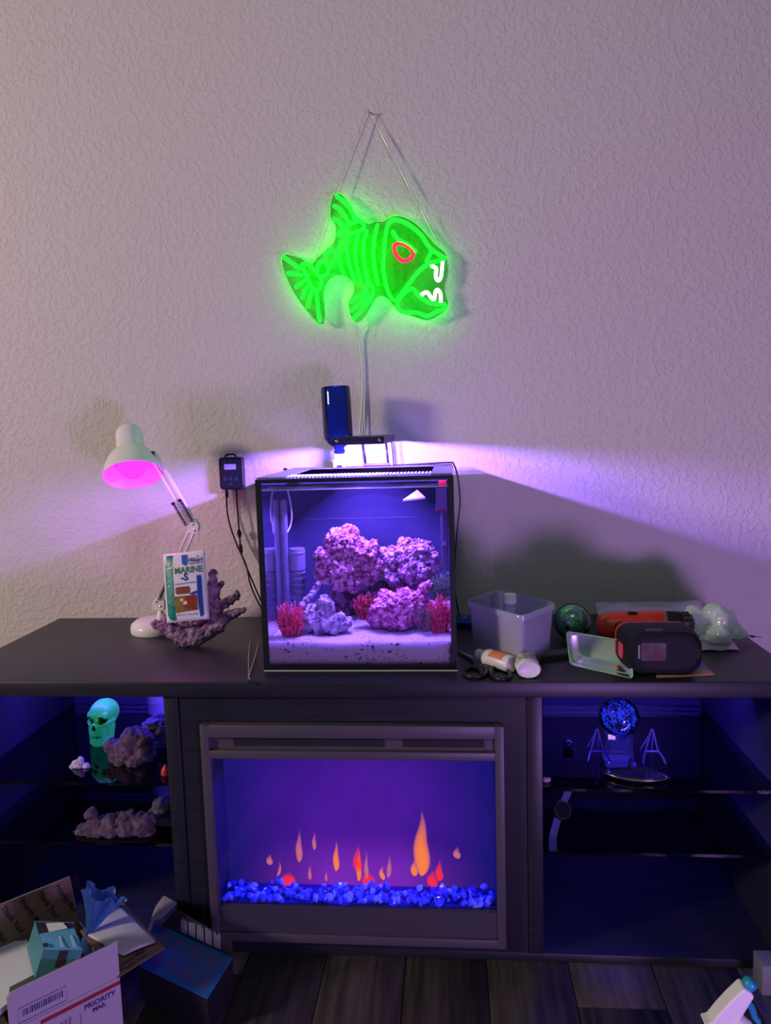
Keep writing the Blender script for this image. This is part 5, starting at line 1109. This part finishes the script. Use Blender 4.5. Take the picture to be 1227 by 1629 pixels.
# raised back flap, brown inside facing the viewer
g4 = [V((c3_.x, c3_.y, HB+0.0008)) - e1*0.0, V((c2_.x, c2_.y, HB+0.0008)) + e1*0.09, V((c2_.x, c2_.y, HB+0.088)) + e1*0.09 + e2*0.015, V((c3_.x, c3_.y, HB+0.088)) + e1*0.006 + e2*0.015]
fl2 = prism('flap', g4, e2*0.0012, m_wc, sb_); prism('inner_ply', [q - e2*0.0002 for q in g4], -e2*0.0018, m_car, fl2)
m_ink = mat('dark_print_ink', (0.035, 0.02, 0.035), 0.7)
ux = (g4[0]-g4[1]).normalized(); uy = (g4[2]-g4[1]).normalized(); un = ux.cross(uy)
for i in range(9):
    o_ = g4[1].lerp(g4[0], 0.04 + i*0.118) + uy*0.082 - e2*0.0026
    TM = Matrix(((ux.x, uy.x, un.x, o_.x), (ux.y, uy.y, un.y, o_.y), (ux.z, uy.z, un.z, o_.z), (0, 0, 0, 1))) @ Matrix.Rotation(math.radians(-66), 4, 'Z')
    text('lettering', ('Thank You!', 'Priority Mail')[i % 2], 0.0135, TM, m_ink, fl2, align='LEFT', bold=0.0003)
# right end flap folded out, left end flap folded out
fq = [U(188, 1556, z=HB+0.001), U(262, 1509, z=HB+0.001), U(197, 1438, z=HB+0.001), U(127, 1482, z=HB+0.001)]
fl3 = prism('flap', fq, (0, 0, 0.002), m_car, sb_)
fdx = (fq[1]-fq[0]).normalized(); fdy = V((0, 0, 1)).cross(fdx)
for i, s in enumerate(('Thank You!', 'Priority Mail')):
    o_ = fq[0].lerp(fq[1], 0.10) + fdy*(0.006 + 0.013*i) + V((0, 0, 0.0024))
    TM = Matrix(((fdx.x, fdy.x, 0, o_.x), (fdx.y, fdy.y, 0, o_.y), (0, 0, 1, o_.z), (0, 0, 0, 1)))
    text('lettering', s, 0.0115, TM, m_ink, fl3, align='LEFT', bold=0.0002)
fl4q = [c1_ + V((0, 0, HB)), c2_ + V((0, 0, HB)), c2_ + e1*0.085 + V((0, 0, HB-0.012)), c1_ + e1*0.085 + V((0, 0, HB-0.012))]
prism('flap', fl4q, (0, 0, 0.002), m_car, sb_)
# print on the white front: red stripe, PRIORITY MAIL, label frame
fx = -e1; FM_ = Matrix(((fx.x, 0, -e2.x, c1_.x - e2.x*0.0014), (fx.y, 0, -e2.y, c1_.y - e2.y*0.0014), (0, 1, 0, 0), (0, 0, 0, 1)))     # local x to the right along the face, y up
m_rs = mat('postal_red', (0.42, 0.02, 0.05), 0.6); m_bl = mat('postal_blue', (0.05, 0.05, 0.22), 0.6)
plate('red_stripe', [(0.045, HB-0.014), (LB, HB-0.014), (LB, HB-0.007), (0.045, HB-0.007)], 0.0003, FM_, m_rs, sb_)
text('lettering', 'PRIORITY', 0.0125, FM_ @ Matrix.Translation((0.140, HB-0.028, 0.0004)), m_bl, sb_, bold=0.0004)
text('lettering', 'MAIL', 0.0105, FM_ @ Matrix.Translation((0.138, HB-0.039, 0.0004)), m_bl, sb_, bold=0.0004)
plate('print_divider', [(0.1065, HB-0.050), (0.1075, HB-0.050), (0.1075, HB-0.030), (0.1065, HB-0.030)], 0.0003, FM_, m_bl, sb_)
m_em = mat('faded_print', (0.28, 0.24, 0.34), 0.6)
for i in range(5): plate('postal_emblem', [(0.060+i*0.0065, HB-0.052), (0.0640+i*0.0065, HB-0.052), (0.0660+i*0.0065, HB-0.030+i*0.001), (0.0620+i*0.0065, HB-0.031+i*0.001)], 0.0003, FM_, m_em, sb_)
fx0_, fx1_, fz0_, fz1_ = 0.014, 0.088, HB+0.006, HB+0.031
tube('label_outline', [FM_ @ V((a, b_, 0.0004)) for a, b_ in ((fx0_, fz0_), (fx1_, fz0_), (fx1_, fz1_), (fx0_, fz1_))], 0.0004, m_bl, fl1, closed=True, sub=1, seg=4)
random.seed(3); xx = fx0_+0.006
while xx < fx1_-0.006:
    w_ = random.uniform(0.0007, 0.0028); plate('barcode_bar', [(xx, fz0_+0.009), (xx+w_, fz0_+0.009), (xx+w_, fz1_-0.005), (xx, fz1_-0.005)], 0.0003, FM_, m_bl, fl1); xx += w_ + random.uniform(0.0008, 0.002)
# white foam sheet over the left end
fm = [U(-30, 1512, z=HB+0.006), U(44, 1503, z=HB+0.006), U(60, 1556, z=HB+0.006), U(16, 1579, z=HB+0.006), U(14, 1604, z=HB+0.006), U(-30, 1640, z=HB+0.006)]
top('foam_sheet', prism_me(fm, (0, 0, 0.010)), mat('white_foam', (0.80, 0.80, 0.84), 0.6, sub=0.2), 'white foam sheet sticking out at the left of the shipping box', 'foam sheet')
pq = [U(137, 1488, z=HB+0.006), U(196, 1522, z=HB+0.006), U(251, 1500, z=HB+0.006), U(192, 1440, z=HB+0.006)]
top('paper_sheet', sheet_me(pq, 14, 14, lambda u, v: V((0, 0, 0.004*math.sin(u*2.5)*math.sin(v*3)+0.001)), 0.0008), mat('white_paper', (0.60, 0.57, 0.60), 0.7), 'white paper sheet lying over the right flap of the shipping box', 'paper')
# teal carton in the box
tc4 = [U(55.6, 1465, z=.20), U(69, 1512, z=.20), U(131.8, 1512, z=.20), U(118, 1467, z=.20)]; dv = U(55, 1557, z=.138) - tc4[1]
m_tl = mat('teal_carton', (0.06, 0.24, 0.28), 0.5); m_tls = mat('bright_teal_flap', (0.10, 0.36, 0.62), 0.45)
tcb = thing('teal_carton', 'small teal carton with open lid standing in the shipping box', 'carton', (tc4[0].x, tc4[0].y, .138))
link('carton_body', pyd(tc4 + [q+dv for q in tc4], [(0, 1, 5, 4), (1, 2, 6, 5), (2, 3, 7, 6), (3, 0, 4, 7), (7, 6, 5, 4), (0, 1, 2, 3)]), m_tl, tcb)
lidq = [tc4[1], tc4[2], U(118, 1478, z=.2055), U(63, 1487, z=.2055)]
prism('lid_flap', [q + V((0, 0, 0.0008)) for q in lidq], (0, 0, 0.0010), m_tls, tcb)
prism('inner_lining', [q + V((0, 0, 0.0006)) for q in (tc4[0].lerp(tc4[1], .06), tc4[0].lerp(tc4[1], .5), tc4[3].lerp(tc4[2], .5), tc4[3].lerp(tc4[2], .06))], (0, 0, 0.0004), mat('dark_violet_lining', (0.03, 0.015, 0.06), 0.6), tcb)
prism('paper_tag', [U(73, 1469, z=.203), U(100, 1468, z=.203), U(108, 1477, z=.203), U(78, 1483, z=.203)], (0, 0, 0.0006), M['white'], tcb)
bs = [tc4[1].lerp(tc4[2], 0.42), tc4[1].lerp(tc4[2], 0.63)]; fn = (tc4[2]-tc4[1]).cross(dv).normalized(); fn = fn if fn.y < 0 else -fn
prism('black_stripe', [bs[0]+fn*0.0003, bs[1]+fn*0.0003, bs[1]+dv*0.6+fn*0.0003, bs[0]+dv*0.6+fn*0.0003], fn*0.0004, m_ink, tcb)
prism('printed_mark', [U(68, 1501, z=.2068), U(76, 1500, z=.2068), U(77, 1506, z=.2068), U(69, 1507, z=.2068)], (0, 0, 0.0004), m_ink, tcb)
for i in (0, 1): prism('printed_line', [U(93+i*18, 1490-i*2, z=.2068), U(97+i*18, 1489-i*2, z=.2068), U(101+i*20, 1507, z=.2068), U(96+i*20, 1507, z=.2068)], (0, 0, 0.0004), mat('pale_blue_print', (0.35, 0.6, 0.85), 0.5), tcb)
# blue glove: gathered cuff flaring upwards
gv = thing('blue_plastic_bag', 'crumpled blue plastic bag end sticking up from the shipping box', 'plastic bag', (-0.19, -0.12, HB))
m_gv = pane('thin_blue_film', (0.45, 0.55, 0.95), 1.3, 0.3, (0.08, 0.22, 0.62), 0.75)
gb, gtp = U(140, 1490, y=-.125), U(166, 1422, y=-.10)
ga = gtp-gb; gx_ = V((0.93, 0, -0.36)); n_ = 44; rings = []
for s in range(13):
    t = s/12; c = gb + ga*t; w = 0.007 + 0.032*t**1.35
    ring_ = []
    for k in range(n_):
        a = 2*math.pi*k/n_; rr_ = w*(1 + 0.17*t*math.sin(a*9 + t*2)); ring_.append(c + gx_*rr_*math.cos(a) + V((0, 1, 0))*rr_*0.40*math.sin(a) + ga.normalized()*(0.007*t*math.sin(a*5+1)))
    rings.append(ring_)
link('flared_end', loft(rings, False, False), m_gv, gv)
link('twisted_part', loft([[gb + V((0, 0, -z)) + gx_*r*(1+0.15*math.sin(5*a))*math.cos(a) + V((0, 1, 0))*r*0.7*math.sin(a) for a in [k*2*math.pi/24 for k in range(24)]] for r, z in ((0.007, 0.0), (0.013, 0.010), (0.018, 0.024), (0.014, 0.032))], False, True), m_gv, gv)
# blue box on the floor
zq = 0.068
bq = [U(245.6, 1468, z=zq), U(370, 1523.5, z=zq), U(330, 1588, z=zq), U(223, 1537, z=zq)]
bb_ = thing('blue_box', 'flat blue carton with dark open flap on the floor before the fireplace', 'carton', ((bq[0].x+bq[2].x)/2, (bq[0].y+bq[2].y)/2, 0))
m_bb = mat('blue_print_card', (0.02, 0.14, 0.48), 0.45); m_bd = mat('black_print_card', (0.015, 0.014, 0.022), 0.5); m_bp = mat('blue_grey_print', (0.085, 0.10, 0.30), 0.5)
prism('carton_body', [V((q.x, q.y, 0.001)) for q in bq], (0, 0, zq-0.003), m_bd, bb_)
tpl = prism('top_panel', [q + V((0, 0, -0.0018)) for q in bq], (0, 0, 0.002), m_bb, bb_)
def bqp(u, v): return bq[0].lerp(bq[1], u).lerp(bq[3].lerp(bq[2], u), v)
for j in range(2):
    for i in range(4):
        u0 = 0.10 + i*0.215; v0 = 0.10 + j*0.43
        prism('print_panel', [bqp(a, b_) + V((0, 0, 0.0003)) for a, b_ in ((u0, v0), (u0+0.18, v0), (u0+0.18, v0+0.36), (u0, v0+0.36))], (0, 0, 0.0003), m_bp, tpl)
up = V((0, 0.004, 0.040))
flp = [bqp(0.10, 0), bqp(1, 0), bqp(1, 0)+up*0.75, bqp(0.30, 0)+up*1.15]
fb = prism('open_flap', [q + V((0, 0.0005, 0.0005)) for q in flp], (0, 0.0012, 0), m_bd, bb_)
m_wt = mat('fine_white_print', (0.30, 0.30, 0.42), 0.6)
for i in range(5):
    for k in range(6):
        u0 = 0.36 + i*0.105; a_ = bqp(u0 + k*0.014, 0)
        L_ = random.uniform(0.75, 0.9)
        prism('text_line', [a_ + up*0.14, a_ + up*L_, bqp(u0+k*0.014+0.0055, 0)+up*L_, bqp(u0+k*0.014+0.0055, 0)+up*0.14], (0, -0.0004, 0), m_wt, fb)
fc = bqp(0, 0)
link('end_flap', loft([[bqp(0, 0.0) + V((-0.002, 0, 0.0)), bqp(0, 0.62) + V((-0.002, 0, 0))], [bqp(0, 0.0) + V((0.0, 0.012, 0.030)), bqp(0, 0.62) + V((-0.004, 0.008, 0.022))], [bqp(0.10, 0.0) + V((0.0, 0.020, 0.052)), bqp(0.04, 0.55) + V((0.0, 0.014, 0.042))], [bqp(0.30, 0.0) + V((0.0, 0.014, 0.053)), bqp(0.18, 0.4) + V((0, 0.01, 0.048))]], False, False), mat('pale_card_inside', (0.30, 0.25, 0.27), 0.7), bb_)
# ------------------------------------------------------------------ spray bottle lower right
yS = -0.30
sp0 = U(1120, 1622, y=yS); sp1 = U(1183, 1563, y=yS); sk_ = PX(sp0)
spr = thing('spray_bottle', 'white spray bottle with teal nozzle at the lower right corner', 'spray bottle', (1.0, yS, 0))
sd_ = (sp1-sp0).normalized(); sn = V((sd_.z, 0, -sd_.x))                # sn: down-right, towards the bottle
def SPp(a, b_): return sp0 + sd_*a*sk_ + sn*b_*sk_
hw = 0.0125
head_pts = [(-2, -4), (8, 3), (30, 0), (58, -2), (86, -2), (88, 12), (86, 20), (70, 24), (58, 27), (36, 34), (22, 34), (16, 22), (4, 14)]
hp = [SPp(a, b_) for a, b_ in head_pts]
link('sprayer_head', (lambda me: (me.transform(Matrix.Translation((0, -hw, 0))), me)[1])(prism_me(hp, (0, 2*hw, 0))), M['white'], spr)
md = spr.children[0].modifiers.new('bevel', 'BEVEL'); md.width = 0.0035; md.segments = 3; md.limit_method = 'ANGLE'
m_te = mat('teal_plastic', (0.02, 0.30, 0.42), 0.35)
lathe('nozzle', [(0, 0), (0.0085, 0), (0.0105, 0.002), (0.0105, 0.010), (0.008, 0.013), (0.003, 0.0135), (0.003, 0.011), (0, 0.011)], m_te, spr, frame(SPp(87.5, 8), sd_), 20)
tube('trigger', [SPp(68, 26), SPp(66, 38), SPp(58, 52), SPp(56, 62)], lambda t: 0.0065-0.0025*t, m_te, spr)
nk = SPp(30, 34); bot_end = nk + sn*0.20
tt = (nk.z - 0.001)/(-sn.z); bot_end = nk + sn*(min(tt-0.028, 0.165))
lathe('neck_collar', [(0, -0.004), (0.016, -0.004), (0.0165, 0.0), (0.0165, 0.022), (0.014, 0.024), (0, 0.024)], M['white'], spr, frame(nk, sn), 24)
BL_ = (bot_end-nk).length
lathe('bottle_body', [(0, 0.024), (0.013, 0.024), (0.016, 0.032), (0.030, 0.060), (0.034, 0.075), (0.034, BL_-0.004), (0.031, BL_), (0, BL_)], mat('translucent_white_bottle', (0.55, 0.55, 0.62), 0.35), spr, frame(nk, sn), 30)
gq = U(1213, 1585, z=0); gz = U(1213, 1538, y=gq.y).z
top('grey_block', box_me(gq.x, gq.x+0.07, gq.y, gq.y+0.045, 0.0005, gz, 0.002), mat('grey_plastic', (0.16, 0.15, 0.19), 0.5), 'small grey box on the floor at the right picture edge', 'box')
